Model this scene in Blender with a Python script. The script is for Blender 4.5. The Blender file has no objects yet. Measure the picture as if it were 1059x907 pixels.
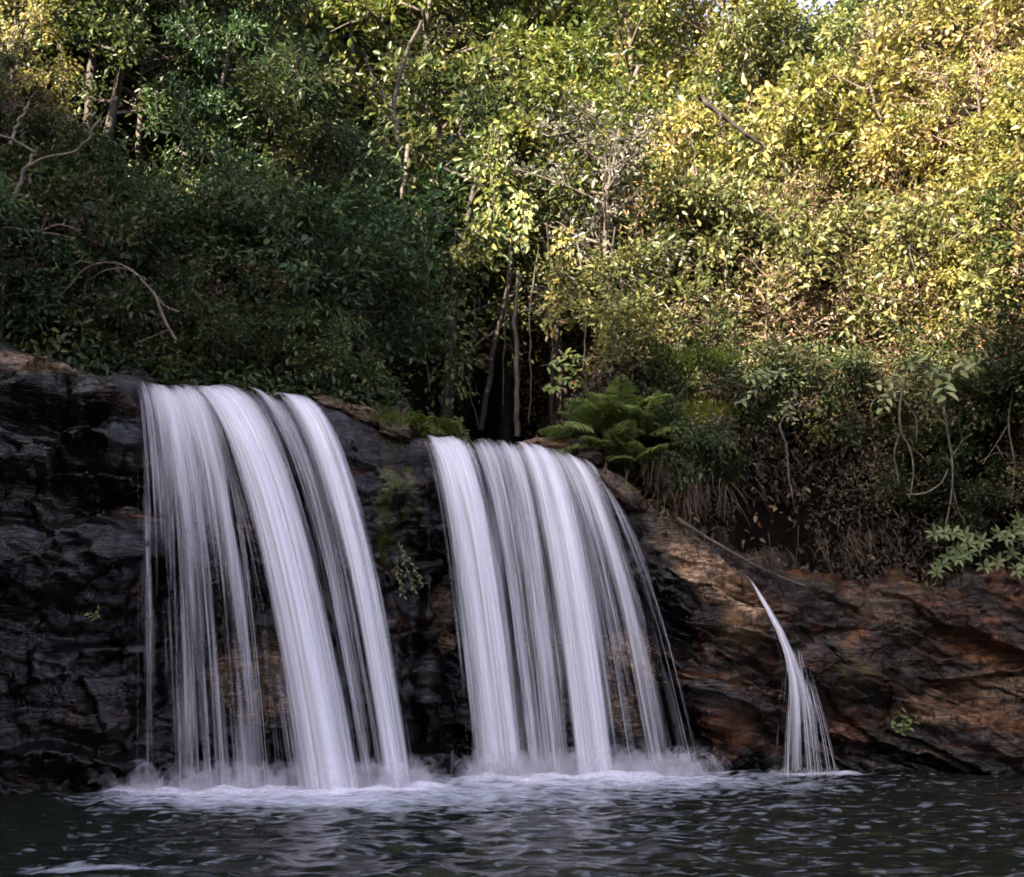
import bpy, math, random
import numpy as np
from mathutils import Vector, Matrix

C = bpy.context.scene
COL = C.collection
rad = math.radians

# ------------------------------------------------------------------ camera, world, sun, exposure
CAM_Z, PITCH, F_PX, CXP, CYP = 1.3, rad(11.1), 1135.0, 529.5, 453.5
cam_d = bpy.data.cameras.new('camera')
cam = bpy.data.objects.new('camera', cam_d)
COL.objects.link(cam)
cam.location = (0, 0, CAM_Z)
cam.rotation_euler = (rad(90) + PITCH, 0, 0)
cam_d.sensor_fit = 'HORIZONTAL'
cam_d.angle = 2 * math.atan(529.5 / F_PX)
cam_d.clip_end = 500
C.camera = cam

SUN_EL = rad(31)
SUN_AZ = math.atan2(-0.66, -0.75)           # measured from +Y towards +X: behind the camera, to the left
w = bpy.data.worlds.new('World')
C.world = w
w.use_nodes = True
nt = w.node_tree
sky = nt.nodes.new('ShaderNodeTexSky')
sky.sky_type = 'NISHITA'
sky.sun_disc = False
sky.sun_elevation = SUN_EL
sky.sun_rotation = SUN_AZ
sky.air_density = 1.0
sky.dust_density = 2.0
bg = nt.nodes['Background']
bg.inputs['Strength'].default_value = 0.10
hsv = nt.nodes.new('ShaderNodeHueSaturation')
hsv.inputs['Saturation'].default_value = 0.6
hsv.inputs['Hue'].default_value = 0.53
nt.links.new(sky.outputs[0], hsv.inputs['Color'])
nt.links.new(hsv.outputs[0], bg.inputs[0])
sun_d = bpy.data.lights.new('sun', 'SUN')
sun_d.energy = 5.0
sun_d.angle = rad(0.53)
sun_d.color = (1.0, 0.89, 0.73)
sun = bpy.data.objects.new('sun', sun_d)
COL.objects.link(sun)
sd = Vector((math.sin(SUN_AZ) * math.cos(SUN_EL), math.cos(SUN_AZ) * math.cos(SUN_EL), math.sin(SUN_EL)))
sun.rotation_euler = sd.to_track_quat('Z', 'Y').to_euler()
sun.location = sd * 60

C.view_settings.view_transform = 'Standard'
C.view_settings.look = 'None'
C.view_settings.exposure = 2.75
C.view_settings.gamma = 1.0
C.view_settings.use_curve_mapping = False
cy = C.cycles
cy.use_adaptive_sampling = True
cy.adaptive_threshold = 0.018
cy.adaptive_min_samples = 48
cy.max_bounces = 6
cy.diffuse_bounces = 3
cy.glossy_bounces = 3
cy.transmission_bounces = 4
cy.transparent_max_bounces = 24
cy.sample_clamp_indirect = 4.0
cy.caustics_reflective = False
cy.caustics_refractive = False
cy.use_denoising = True
cy.time_limit = 1100.0
cy.filter_width = 1.8

# ------------------------------------------------------------------ projection helpers (layout in photo pixels -> metres)
cp, sp = math.cos(PITCH), math.sin(PITCH)

def P(px, py, Y):
    a = (px - CXP) / F_PX
    b = (CYP - py) / F_PX
    dy = cp - b * sp
    dz = sp + b * cp
    t = Y / dy
    return np.array([a * t, Y, CAM_Z + dz * t])

def Pz(px, Y, z):
    c = Y * cp + (z - CAM_Z) * sp
    return np.array([(px - CXP) / F_PX * c, Y, z])

def proj(p):
    c = p[1] * cp + (p[2] - CAM_Z) * sp
    v = -p[1] * sp + (p[2] - CAM_Z) * cp
    if c < 0.1:
        return (-9999, -9999)
    return (CXP + F_PX * p[0] / c, CYP - F_PX * v / c)

# ------------------------------------------------------------------ noise
_rs = np.random.RandomState(11)
_perm = _rs.permutation(256)
_perm = np.concatenate([_perm, _perm, _perm])
_g = np.array([(1,1,0),(-1,1,0),(1,-1,0),(-1,-1,0),(1,0,1),(-1,0,1),(1,0,-1),(-1,0,-1),(0,1,1),(0,-1,1),(0,1,-1),(0,-1,-1),(1,1,0),(-1,1,0),(0,-1,1),(0,-1,-1)], float)

def perlin(p):
    p = np.asarray(p, float)
    i = np.floor(p).astype(int)
    f = p - i
    i &= 255
    u = f * f * f * (f * (f * 6 - 15) + 10)
    r = 0
    for dx in (0, 1):
        wx = u[..., 0] if dx else 1 - u[..., 0]
        for dy in (0, 1):
            wy = u[..., 1] if dy else 1 - u[..., 1]
            for dz in (0, 1):
                wz = u[..., 2] if dz else 1 - u[..., 2]
                h = _perm[_perm[_perm[i[..., 0] + dx] + i[..., 1] + dy] + i[..., 2] + dz] & 15
                g = _g[h]
                r = r + wx * wy * wz * (g[..., 0] * (f[..., 0] - dx) + g[..., 1] * (f[..., 1] - dy) + g[..., 2] * (f[..., 2] - dz))
    return r

def fbm(p, oct=4, off=0.0):
    p = np.asarray(p, float) + off
    a, r, s = 1.0, 0, 0
    for k in range(oct):
        r = r + a * perlin(p)
        s += a
        a *= 0.5
        p = p * 2.03 + 7.7
    return r / s

def facets(p, seed=0, tilt=1.0):
    """angular fracture blocks: every cell has its own offset and tilt"""
    p = np.asarray(p, float)
    base = np.floor(p).astype(int)
    best = np.full(p.shape[:-1], 1e9)
    val = np.zeros(p.shape[:-1])
    def h(c, k):
        x = (c[..., 0] * 73856093) ^ (c[..., 1] * 19349663) ^ (c[..., 2] * 83492791) ^ ((seed * 7 + k) * 2654435761)
        x = (x ^ (x >> 13)) * 1274126177
        return ((x ^ (x >> 16)) & 0xFFFF) / 65535.0
    for dx in (-1, 0, 1):
        for dy in (-1, 0, 1):
            for dz in (-1, 0, 1):
                c = base + np.array([dx, dy, dz])
                f = c + np.stack([h(c, 1), h(c, 2), h(c, 3)], -1)
                d = p - f
                r = (d * d).sum(-1)
                v = h(c, 4) - .5 + tilt * ((h(c, 5) - .5) * d[..., 0] + (h(c, 6) - .5) * d[..., 2])
                m = r < best
                best = np.where(m, r, best)
                val = np.where(m, v, val)
    return val

def sstep(a, b, x):
    t = np.clip((x - a) / (b - a), 0, 1)
    return t * t * (3 - 2 * t)

# ------------------------------------------------------------------ mesh helpers
class MB:
    """collects quads / triangles and per-vertex attributes into one mesh"""
    def __init__(self):
        self.v, self.q, self.t, self.n = [], [], [], 0
        self.attr = {}
    def add(self, v, q=None, t=None, **attrs):
        v = np.asarray(v, float).reshape(-1, 3)
        self.v.append(v)
        if q is not None and len(q):
            self.q.append(np.asarray(q, int) + self.n)
        if t is not None and len(t):
            self.t.append(np.asarray(t, int) + self.n)
        for k, a in attrs.items():
            self.attr.setdefault(k, []).append((self.n, np.asarray(a, float)))
        self.n += len(v)
    def data(self, name, mat, smooth=True):
        v = np.concatenate(self.v)
        q = np.concatenate(self.q) if self.q else np.zeros((0, 4), int)
        t = np.concatenate(self.t) if self.t else np.zeros((0, 3), int)
        me = bpy.data.meshes.new(name)
        me.vertices.add(len(v))
        me.vertices.foreach_set('co', v.ravel())
        loops = np.concatenate([q.ravel(), t.ravel()])
        starts = np.concatenate([np.arange(len(q)) * 4, len(q) * 4 + np.arange(len(t)) * 3])
        me.loops.add(len(loops))
        me.loops.foreach_set('vertex_index', loops)
        me.polygons.add(len(starts))
        me.polygons.foreach_set('loop_start', starts)
        if smooth:
            me.polygons.foreach_set('use_smooth', np.ones(len(starts), bool))
        for k, parts in self.attr.items():
            dim = parts[0][1].ndim
            if dim == 2:
                a = me.attributes.new(k, 'FLOAT_VECTOR', 'POINT')
                arr = np.zeros((len(v), 3))
                for s, x in parts:
                    arr[s:s + len(x)] = x
                a.data.foreach_set('vector', arr.ravel())
            else:
                a = me.attributes.new(k, 'FLOAT', 'POINT')
                arr = np.zeros(len(v))
                for s, x in parts:
                    arr[s:s + len(x)] = x
                a.data.foreach_set('value', arr)
        me.update(calc_edges=True)
        me.validate()
        me.materials.append(mat)
        return me
    def build(self, name, mat, parent=None, smooth=True):
        return link(name, self.data(name, mat, smooth), parent)

def link(name, me, parent=None):
    o = bpy.data.objects.new(name, me)
    COL.objects.link(o)
    if parent is not None:
        o.parent = parent
    return o

def tag(o, label=None, cat=None, group=None, kind=None):
    if label: o['label'] = label
    if cat: o['category'] = cat
    if group: o['group'] = group
    if kind: o['kind'] = kind
    return o

def empty(name, loc, label=None, cat=None, group=None):
    o = bpy.data.objects.new(name, None)
    COL.objects.link(o)
    o.location = loc
    o.empty_display_size = 0.2
    return tag(o, label, cat, group)

def grid_quads(nr, nc):
    a = np.arange(nr * nc).reshape(nr, nc)
    return np.stack([a[:-1, :-1], a[:-1, 1:], a[1:, 1:], a[1:, :-1]], -1).reshape(-1, 4)

def tube(mb, path, radii, sides=6, **attrs):
    path = np.asarray(path, float)
    n = len(path)
    radii = np.broadcast_to(np.asarray(radii, float), (n,))
    tan = np.gradient(path, axis=0)
    tan /= np.linalg.norm(tan, axis=1, keepdims=True) + 1e-9
    ref = np.tile([0.31, 0.77, 0.05], (n, 1))
    m = np.abs((tan * ref).sum(1)) > 0.7
    if m.mean() > 0.3:
        ref = np.tile([0.9, 0.1, 0.3], (n, 1))
    a = np.cross(tan, ref)
    a /= np.linalg.norm(a, axis=1, keepdims=True) + 1e-9
    b = np.cross(tan, a)
    th = np.arange(sides) / sides * 2 * math.pi
    v = path[:, None] + radii[:, None, None] * (np.cos(th)[None, :, None] * a[:, None] + np.sin(th)[None, :, None] * b[:, None])
    idx = np.arange(n * sides).reshape(n, sides)
    nx = np.roll(idx, -1, 1)
    q = np.stack([idx[:-1], nx[:-1], nx[1:], idx[1:]], -1).reshape(-1, 4)
    mb.add(v.reshape(-1, 3), q, **{k: np.full(n * sides, x) for k, x in attrs.items()})

def leaves(mb, pos, axis, nrm, L, W, tint, fold=0.25, droop=0.15):
    """pointed six-vertex leaves folded along the midrib"""
    pos, axis, nrm = (np.asarray(x, float) for x in (pos, axis, nrm))
    axis = axis / (np.linalg.norm(axis, axis=1, keepdims=True) + 1e-9)
    side = np.cross(axis, nrm)
    side /= np.linalg.norm(side, axis=1, keepdims=True) + 1e-9
    up = np.cross(side, axis)
    n = len(pos)
    L = np.broadcast_to(np.asarray(L, float), (n,))[:, None]
    W = np.broadcast_to(np.asarray(W, float), (n,))[:, None]
    b = pos
    l1 = pos + axis * L * .33 + side * W * .5 + up * W * fold
    l2 = pos + axis * L * .72 + side * W * .36 + up * (W * fold * .7 - L * droop * .4)
    tip = pos + axis * L - up * L * droop
    r2 = pos + axis * L * .72 - side * W * .36 + up * (W * fold * .7 - L * droop * .4)
    r1 = pos + axis * L * .33 - side * W * .5 + up * W * fold
    v = np.stack([b, l1, l2, tip, r2, r1], 1).reshape(-1, 3)
    i = np.arange(n)[:, None] * 6
    q = np.concatenate([i + np.array([[0, 3, 2, 1]]), i + np.array([[0, 5, 4, 3]])])
    mb.add(v, q, tint=np.repeat(np.asarray(tint, float), 6))

def unit(v):
    return v / (np.linalg.norm(v, axis=-1, keepdims=True) + 1e-9)

# ------------------------------------------------------------------ materials
def new_mat(name):
    m = bpy.data.materials.new(name)
    m.use_nodes = True
    t = m.node_tree
    t.nodes.clear()
    out = t.nodes.new('ShaderNodeOutputMaterial')
    return m, t, out

def N(t, kind, **kw):
    n = t.nodes.new('ShaderNode' + kind)
    for k, v in kw.items():
        if hasattr(n, k) and k not in n.inputs:
            setattr(n, k, v)
        else:
            n.inputs[k].default_value = v
    return n

def ramp(t, stops, fac=None):
    r = t.nodes.new('ShaderNodeValToRGB')
    e = r.color_ramp.elements
    while len(e) < len(stops):
        e.new(0.5)
    for el, (p, c) in zip(e, stops):
        el.position = p
        el.color = tuple(c) + (1,) if len(c) == 3 else c
    if fac is not None:
        t.links.new(fac, r.inputs[0])
    return r

def leaf_mat(name, stops, rough=0.42, transl=0.35, vary=0.5, spec=0.5):
    m, t, out = new_mat(name)
    at = N(t, 'Attribute', attribute_name='tint')
    r = ramp(t, stops, at.outputs['Fac'])
    oi = N(t, 'ObjectInfo')
    hs = N(t, 'HueSaturation')
    mr = N(t, 'MapRange')
    mr.inputs['To Min'].default_value = 1 - vary * .6
    mr.inputs['To Max'].default_value = 1 + vary * .5
    t.links.new(oi.outputs['Random'], mr.inputs['Value'])
    t.links.new(mr.outputs[0], hs.inputs['Value'])
    mh = N(t, 'MapRange')
    mh.inputs['To Min'].default_value = 0.485
    mh.inputs['To Max'].default_value = 0.515
    wn = N(t, 'TexWhiteNoise', noise_dimensions='1D')
    t.links.new(oi.outputs['Random'], wn.inputs['W'])
    t.links.new(wn.outputs['Value'], mh.inputs['Value'])
    t.links.new(mh.outputs[0], hs.inputs['Hue'])
    t.links.new(r.outputs[0], hs.inputs['Color'])
    pb = N(t, 'BsdfPrincipled', Roughness=rough)
    pb.inputs['Specular IOR Level'].default_value = spec
    t.links.new(hs.outputs[0], pb.inputs['Base Color'])
    tr = N(t, 'BsdfTranslucent')
    t.links.new(hs.outputs[0], tr.inputs['Color'])
    mx = N(t, 'MixShader')
    mx.inputs[0].default_value = transl
    t.links.new(pb.outputs[0], mx.inputs[1])
    t.links.new(tr.outputs[0], mx.inputs[2])
    t.links.new(mx.outputs[0], out.inputs[0])
    return m

def bark_mat(name, c1, c2, scale=6):
    m, t, out = new_mat(name)
    tc = N(t, 'TexCoord')
    n = N(t, 'TexNoise', Scale=scale, Detail=6.0, Roughness=.65)
    t.links.new(tc.outputs['Object'], n.inputs['Vector'])
    r = ramp(t, [(.35, c1), (.65, c2)], n.outputs['Fac'])
    pb = N(t, 'BsdfPrincipled', Roughness=.8)
    t.links.new(r.outputs[0], pb.inputs['Base Color'])
    b = N(t, 'Bump', Strength=.5, Distance=.02)
    t.links.new(n.outputs['Fac'], b.inputs['Height'])
    t.links.new(b.outputs[0], pb.inputs['Normal'])
    t.links.new(pb.outputs[0], out.inputs[0])
    return m

M = {}
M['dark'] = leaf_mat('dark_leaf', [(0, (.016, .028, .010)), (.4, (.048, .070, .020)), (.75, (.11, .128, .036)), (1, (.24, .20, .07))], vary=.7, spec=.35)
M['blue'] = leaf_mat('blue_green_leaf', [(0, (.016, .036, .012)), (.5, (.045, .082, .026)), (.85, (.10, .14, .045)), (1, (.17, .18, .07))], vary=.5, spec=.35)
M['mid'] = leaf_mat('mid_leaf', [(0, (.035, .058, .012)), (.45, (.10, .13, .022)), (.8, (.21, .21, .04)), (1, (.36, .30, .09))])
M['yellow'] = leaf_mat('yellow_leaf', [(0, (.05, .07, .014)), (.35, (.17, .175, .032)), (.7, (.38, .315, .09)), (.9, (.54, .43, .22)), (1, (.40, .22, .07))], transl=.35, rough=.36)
M['olive'] = leaf_mat('olive_leaf', [(0, (.045, .055, .02)), (.5, (.145, .155, .045)), (.85, (.28, .255, .085)), (1, (.42, .34, .14))], rough=.34)
M['dry'] = leaf_mat('dry_leaf', [(0, (.040, .024, .013)), (.35, (.11, .064, .032)), (.6, (.155, .125, .05)), (.85, (.29, .20, .11)), (1, (.38, .16, .04))], rough=.5, transl=.3)
M['grey'] = leaf_mat('grey_leaf', [(0, (.07, .066, .05)), (.5, (.16, .145, .115)), (.9, (.27, .24, .19)), (1, (.20, .16, .06))], rough=.4, transl=.25)
M['fern'] = leaf_mat('fern_leaf', [(0, (.11, .16, .036)), (.55, (.26, .32, .085)), (.9, (.40, .41, .15)), (1, (.32, .22, .07))], transl=.4, spec=.3)
M['moss'] = leaf_mat('moss_leaf', [(0, (.05, .08, .012)), (.6, (.15, .20, .025)), (1, (.27, .29, .04))], transl=.3)
M['pale'] = leaf_mat('pale_leaf', [(0, (.13, .17, .045)), (.6, (.24, .28, .09)), (.95, (.38, .38, .16)), (1, (.5, .34, .06))], transl=.35)
M['straw'] = leaf_mat('straw_blade', [(0, (.035, .022, .011)), (.6, (.10, .062, .028)), (1, (.20, .13, .06))], rough=.6, transl=.2)
M['petal'] = leaf_mat('petal', [(0, (.35, .12, .28)), (1, (.5, .2, .4))])
M['bark'] = bark_mat('bark', (.045, .032, .024), (.13, .10, .078))
M['bark_dark'] = bark_mat('dark_bark', (.018, .013, .010), (.06, .042, .032))
M['bark_pale'] = bark_mat('pale_bark', (.16, .13, .11), (.42, .36, .31))
M['root'] = bark_mat('root_bark', (.06, .042, .03), (.20, .14, .10))

def rock_mat():
    m, t, out = new_mat('wet_rock')
    tc = N(t, 'TexCoord')
    geo = N(t, 'NewGeometry')
    wet = N(t, 'Attribute', attribute_name='wet')
    tan = N(t, 'Attribute', attribute_name='tan')
    mossa = N(t, 'Attribute', attribute_name='moss')
    mp = N(t, 'Mapping')
    mp.inputs['Rotation'].default_value = (0, rad(-24), 0)
    mp.inputs['Scale'].default_value = (.9, .9, 1.7)
    t.links.new(tc.outputs['Object'], mp.inputs['Vector'])
    n1 = N(t, 'TexNoise', Scale=1.5, Detail=9.0, Roughness=.66)
    n1.inputs['Distortion'].default_value = .15
    t.links.new(mp.outputs[0], n1.inputs['Vector'])
    n2 = N(t, 'TexNoise', Scale=7.0, Detail=10.0, Roughness=.7)
    t.links.new(mp.outputs[0], n2.inputs['Vector'])
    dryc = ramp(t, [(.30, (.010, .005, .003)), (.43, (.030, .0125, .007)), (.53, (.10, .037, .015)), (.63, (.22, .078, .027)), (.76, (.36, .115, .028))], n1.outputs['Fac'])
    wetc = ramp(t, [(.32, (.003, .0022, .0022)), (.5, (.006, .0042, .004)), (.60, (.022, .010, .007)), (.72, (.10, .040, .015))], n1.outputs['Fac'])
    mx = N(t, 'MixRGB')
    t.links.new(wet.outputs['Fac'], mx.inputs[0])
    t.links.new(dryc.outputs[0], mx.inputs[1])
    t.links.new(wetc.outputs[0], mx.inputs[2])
    tanc = ramp(t, [(.3, (.15, .078, .04)), (.55, (.40, .235, .13)), (.75, (.50, .32, .19))], n2.outputs['Fac'])
    mx2 = N(t, 'MixRGB')
    t.links.new(tan.outputs['Fac'], mx2.inputs[0])
    t.links.new(mx.outputs[0], mx2.inputs[1])
    t.links.new(tanc.outputs[0], mx2.inputs[2])
    fine = N(t, 'MixRGB', blend_type='MULTIPLY')
    fine.inputs[0].default_value = .7
    fr = ramp(t, [(.3, (.45, .45, .45)), (.7, (1.25, 1.2, 1.15))], n2.outputs['Fac'])
    t.links.new(mx2.outputs[0], fine.inputs[1])
    t.links.new(fr.outputs[0], fine.inputs[2])
    n4 = N(t, 'TexNoise', Scale=22.0, Detail=5.0, Roughness=.7)
    t.links.new(tc.outputs['Object'], n4.inputs['Vector'])
    f4 = ramp(t, [(.36, (.30, .28, .27)), (.62, (1.4, 1.38, 1.35))], n4.outputs['Fac'])
    fine4 = N(t, 'MixRGB', blend_type='MULTIPLY')
    fine4.inputs[0].default_value = .8
    t.links.new(fine.outputs[0], fine4.inputs[1])
    t.links.new(f4.outputs[0], fine4.inputs[2])
    # open joints along the bedding and across it
    crk = None
    for scl, rot, wdt in (((.7, .7, 5.5), -24, .012), ((3.2, 1.5, .8), -10, .009), ((1.6, 1.6, 14.0), -26, .016)):
        mpc = N(t, 'Mapping')
        mpc.inputs['Rotation'].default_value = (0, rad(rot), 0)
        mpc.inputs['Scale'].default_value = scl
        t.links.new(tc.outputs['Object'], mpc.inputs['Vector'])
        nc = N(t, 'TexNoise', Scale=1.3, Detail=4.0, Roughness=.55)
        t.links.new(mpc.outputs[0], nc.inputs['Vector'])
        rc = ramp(t, [(.5 - wdt * 2, (1, 1, 1)), (.5 - wdt * .4, (.12, .12, .12)), (.5 + wdt * .4, (.12, .12, .12)), (.5 + wdt * 2, (1, 1, 1))], nc.outputs['Fac'])
        if crk is None:
            crk = rc
        else:
            mm_ = N(t, 'MixRGB', blend_type='MULTIPLY')
            mm_.inputs[0].default_value = 1
            t.links.new(crk.outputs[0], mm_.inputs[1])
            t.links.new(rc.outputs[0], mm_.inputs[2])
            crk = mm_
    fine5 = N(t, 'MixRGB', blend_type='MULTIPLY')
    fine5.inputs[0].default_value = .85
    t.links.new(fine4.outputs[0], fine5.inputs[1])
    t.links.new(crk.outputs[0], fine5.inputs[2])
    fine = fine5
    # moss on ledges
    n3 = N(t, 'TexNoise', Scale=3.0, Detail=6.0)
    t.links.new(tc.outputs['Object'], n3.inputs['Vector'])
    mm = N(t, 'Math', operation='MULTIPLY')
    mr = ramp(t, [(.5, (0, 0, 0)), (.62, (1, 1, 1))], n3.outputs['Fac'])
    t.links.new(mr.outputs[0], mm.inputs[0])
    t.links.new(mossa.outputs['Fac'], mm.inputs[1])
    mossc = ramp(t, [(.3, (.03, .035, .008)), (.7, (.11, .10, .02))], n2.outputs['Fac'])
    mx3 = N(t, 'MixRGB')
    t.links.new(mm.outputs[0], mx3.inputs[0])
    t.links.new(fine.outputs[0], mx3.inputs[1])
    t.links.new(mossc.outputs[0], mx3.inputs[2])
    pb = N(t, 'BsdfPrincipled')
    pb.inputs['Specular IOR Level'].default_value = .45
    t.links.new(mx3.outputs[0], pb.inputs['Base Color'])
    rw = N(t, 'MapRange')
    rw.inputs['To Min'].default_value = .50
    rw.inputs['To Max'].default_value = .15
    t.links.new(wet.outputs['Fac'], rw.inputs['Value'])
    ra = N(t, 'Math', operation='ADD')
    rn = N(t, 'MapRange')
    rn.inputs['From Min'].default_value = .3
    rn.inputs['From Max'].default_value = .7
    rn.inputs['To Min'].default_value = -.12
    rn.inputs['To Max'].default_value = .08
    t.links.new(n2.outputs['Fac'], rn.inputs['Value'])
    t.links.new(rw.outputs[0], ra.inputs[0])
    t.links.new(rn.outputs[0], ra.inputs[1])
    t.links.new(ra.outputs[0], pb.inputs['Roughness'])
    b1 = N(t, 'Bump', Strength=.6, Distance=.08)
    t.links.new(n1.outputs['Fac'], b1.inputs['Height'])
    b2 = N(t, 'Bump', Strength=.6, Distance=.022)
    t.links.new(n2.outputs['Fac'], b2.inputs['Height'])
    t.links.new(b1.outputs[0], b2.inputs['Normal'])
    b3 = N(t, 'Bump', Strength=.5, Distance=.02)
    t.links.new(crk.outputs[0], b3.inputs['Height'])
    t.links.new(b2.outputs[0], b3.inputs['Normal'])
    b4 = N(t, 'Bump', Strength=.3, Distance=.005)
    t.links.new(n4.outputs['Fac'], b4.inputs['Height'])
    t.links.new(b3.outputs[0], b4.inputs['Normal'])
    t.links.new(b4.outputs[0], pb.inputs['Normal'])
    t.links.new(pb.outputs[0], out.inputs[0])
    return m
M['rock'] = rock_mat()

def soil_mat():
    m, t, out = new_mat('forest_soil')
    tc = N(t, 'TexCoord')
    n = N(t, 'TexNoise', Scale=2.5, Detail=10.0, Roughness=.7)
    t.links.new(tc.outputs['Object'], n.inputs['Vector'])
    r = ramp(t, [(.3, (.003, .0022, .0015)), (.55, (.009, .006, .004)), (.75, (.028, .017, .010))], n.outputs['Fac'])
    pb = N(t, 'BsdfPrincipled', Roughness=.95)
    pb.inputs['Specular IOR Level'].default_value = .08
    t.links.new(r.outputs[0], pb.inputs['Base Color'])
    b = N(t, 'Bump', Strength=1.0, Distance=.15)
    t.links.new(n.outputs['Fac'], b.inputs['Height'])
    t.links.new(b.outputs[0], pb.inputs['Normal'])
    t.links.new(pb.outputs[0], out.inputs[0])
    return m
M['soil'] = soil_mat()

def falling_water_mat(name, streaks=True):
    """aerated falling water: white where the water is dense, clear where it thins to threads"""
    m, t, out = new_mat(name)
    den = N(t, 'Attribute', attribute_name='dens')
    alpha = den.outputs['Fac']
    if streaks:
        fl = N(t, 'Attribute', attribute_name='flow')
        mp1 = N(t, 'Mapping')
        mp1.inputs['Scale'].default_value = (6, .22, 1)
        t.links.new(fl.outputs['Vector'], mp1.inputs['Vector'])
        a = N(t, 'TexNoise', Scale=1.0, Detail=3.0, Roughness=.55)
        t.links.new(mp1.outputs[0], a.inputs['Vector'])
        mp2 = N(t, 'Mapping')
        mp2.inputs['Scale'].default_value = (34, .4, 1)
        t.links.new(fl.outputs['Vector'], mp2.inputs['Vector'])
        b = N(t, 'TexNoise', Scale=1.0, Detail=4.0, Roughness=.65)
        t.links.new(mp2.outputs[0], b.inputs['Vector'])
        ad = N(t, 'Math', operation='ADD')
        wa = N(t, 'Math', operation='MULTIPLY_ADD')
        wa.inputs[1].default_value = 1.35
        wa.inputs[2].default_value = -.175
        t.links.new(a.outputs['Fac'], wa.inputs[0])
        wb = N(t, 'Math', operation='MULTIPLY_ADD')
        wb.inputs[1].default_value = .8
        wb.inputs[2].default_value = .1
        t.links.new(b.outputs['Fac'], wb.inputs[0])
        t.links.new(wa.outputs[0], ad.inputs[0])
        t.links.new(wb.outputs[0], ad.inputs[1])
        # streak 0..1; a thread shows where streak + 1.5 * density passes 1.2
        sub = N(t, 'Math', operation='MULTIPLY_ADD', use_clamp=True)
        sub.inputs[1].default_value = 1.35
        sub.inputs[2].default_value = -.85
        t.links.new(ad.outputs[0], sub.inputs[0])
        dd = N(t, 'Math', operation='MULTIPLY_ADD')
        dd.inputs[1].default_value = 1.5
        t.links.new(den.outputs['Fac'], dd.inputs[0])
        t.links.new(sub.outputs[0], dd.inputs[2])
        fin = N(t, 'Math', operation='MULTIPLY_ADD', use_clamp=True)
        fin.inputs[1].default_value = 1.25
        fin.inputs[2].default_value = -1.25
        t.links.new(dd.outputs[0], fin.inputs[0])
        alpha = fin.outputs[0]
    df = N(t, 'BsdfDiffuse')
    df.inputs['Color'].default_value = (.87, .82, .87, 1)
    tl = N(t, 'BsdfTranslucent')
    tl.inputs['Color'].default_value = (.87, .82, .87, 1)
    m1 = N(t, 'MixShader')
    m1.inputs[0].default_value = .35
    t.links.new(df.outputs[0], m1.inputs[1])
    t.links.new(tl.outputs[0], m1.inputs[2])
    gl = N(t, 'BsdfGlossy', Roughness=.35)
    m2 = N(t, 'MixShader')
    m2.inputs[0].default_value = .06
    t.links.new(m1.outputs[0], m2.inputs[1])
    t.links.new(gl.outputs[0], m2.inputs[2])
    tp = N(t, 'BsdfTransparent')
    m3 = N(t, 'MixShader')
    t.links.new(alpha, m3.inputs[0])
    t.links.new(tp.outputs[0], m3.inputs[1])
    t.links.new(m2.outputs[0], m3.inputs[2])
    t.links.new(m3.outputs[0], out.inputs[0])
    return m
M['sheet'] = falling_water_mat('falling_water_sheet', True)
M['thread'] = falling_water_mat('falling_water_thread', False)

def foam_mat():
    m, t, out = new_mat('foam')
    den = N(t, 'Attribute', attribute_name='dens')
    tc = N(t, 'TexCoord')
    mp = N(t, 'Mapping')
    mp.inputs['Scale'].default_value = (.8, 2.2, 2.0)
    t.links.new(tc.outputs['Object'], mp.inputs['Vector'])
    n = N(t, 'TexNoise', Scale=5.0, Detail=7.0, Roughness=.65)
    t.links.new(mp.outputs[0], n.inputs['Vector'])
    s = N(t, 'Math', operation='MULTIPLY_ADD')
    s.inputs[1].default_value = 2.2
    s.inputs[2].default_value = -1.1
    t.links.new(n.outputs['Fac'], s.inputs[0])
    d2 = N(t, 'Math', operation='MULTIPLY_ADD')
    d2.inputs[1].default_value = 1.45
    d2.inputs[2].default_value = -.34
    t.links.new(den.outputs['Fac'], d2.inputs[0])
    ad = N(t, 'Math', operation='ADD', use_clamp=True)
    t.links.new(s.outputs[0], ad.inputs[0])
    t.links.new(d2.outputs[0], ad.inputs[1])
    df = N(t, 'BsdfDiffuse')
    df.inputs['Color'].default_value = (.90, .86, .92, 1)
    tl = N(t, 'BsdfTranslucent')
    tl.inputs['Color'].default_value = (.90, .86, .92, 1)
    m1 = N(t, 'MixShader')
    m1.inputs[0].default_value = .3
    t.links.new(df.outputs[0], m1.inputs[1])
    t.links.new(tl.outputs[0], m1.inputs[2])
    tp = N(t, 'BsdfTransparent')
    m3 = N(t, 'MixShader')
    t.links.new(ad.outputs[0], m3.inputs[0])
    t.links.new(tp.outputs[0], m3.inputs[1])
    t.links.new(m1.outputs[0], m3.inputs[2])
    t.links.new(m3.outputs[0], out.inputs[0])
    return m
M['foam'] = foam_mat()

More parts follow.
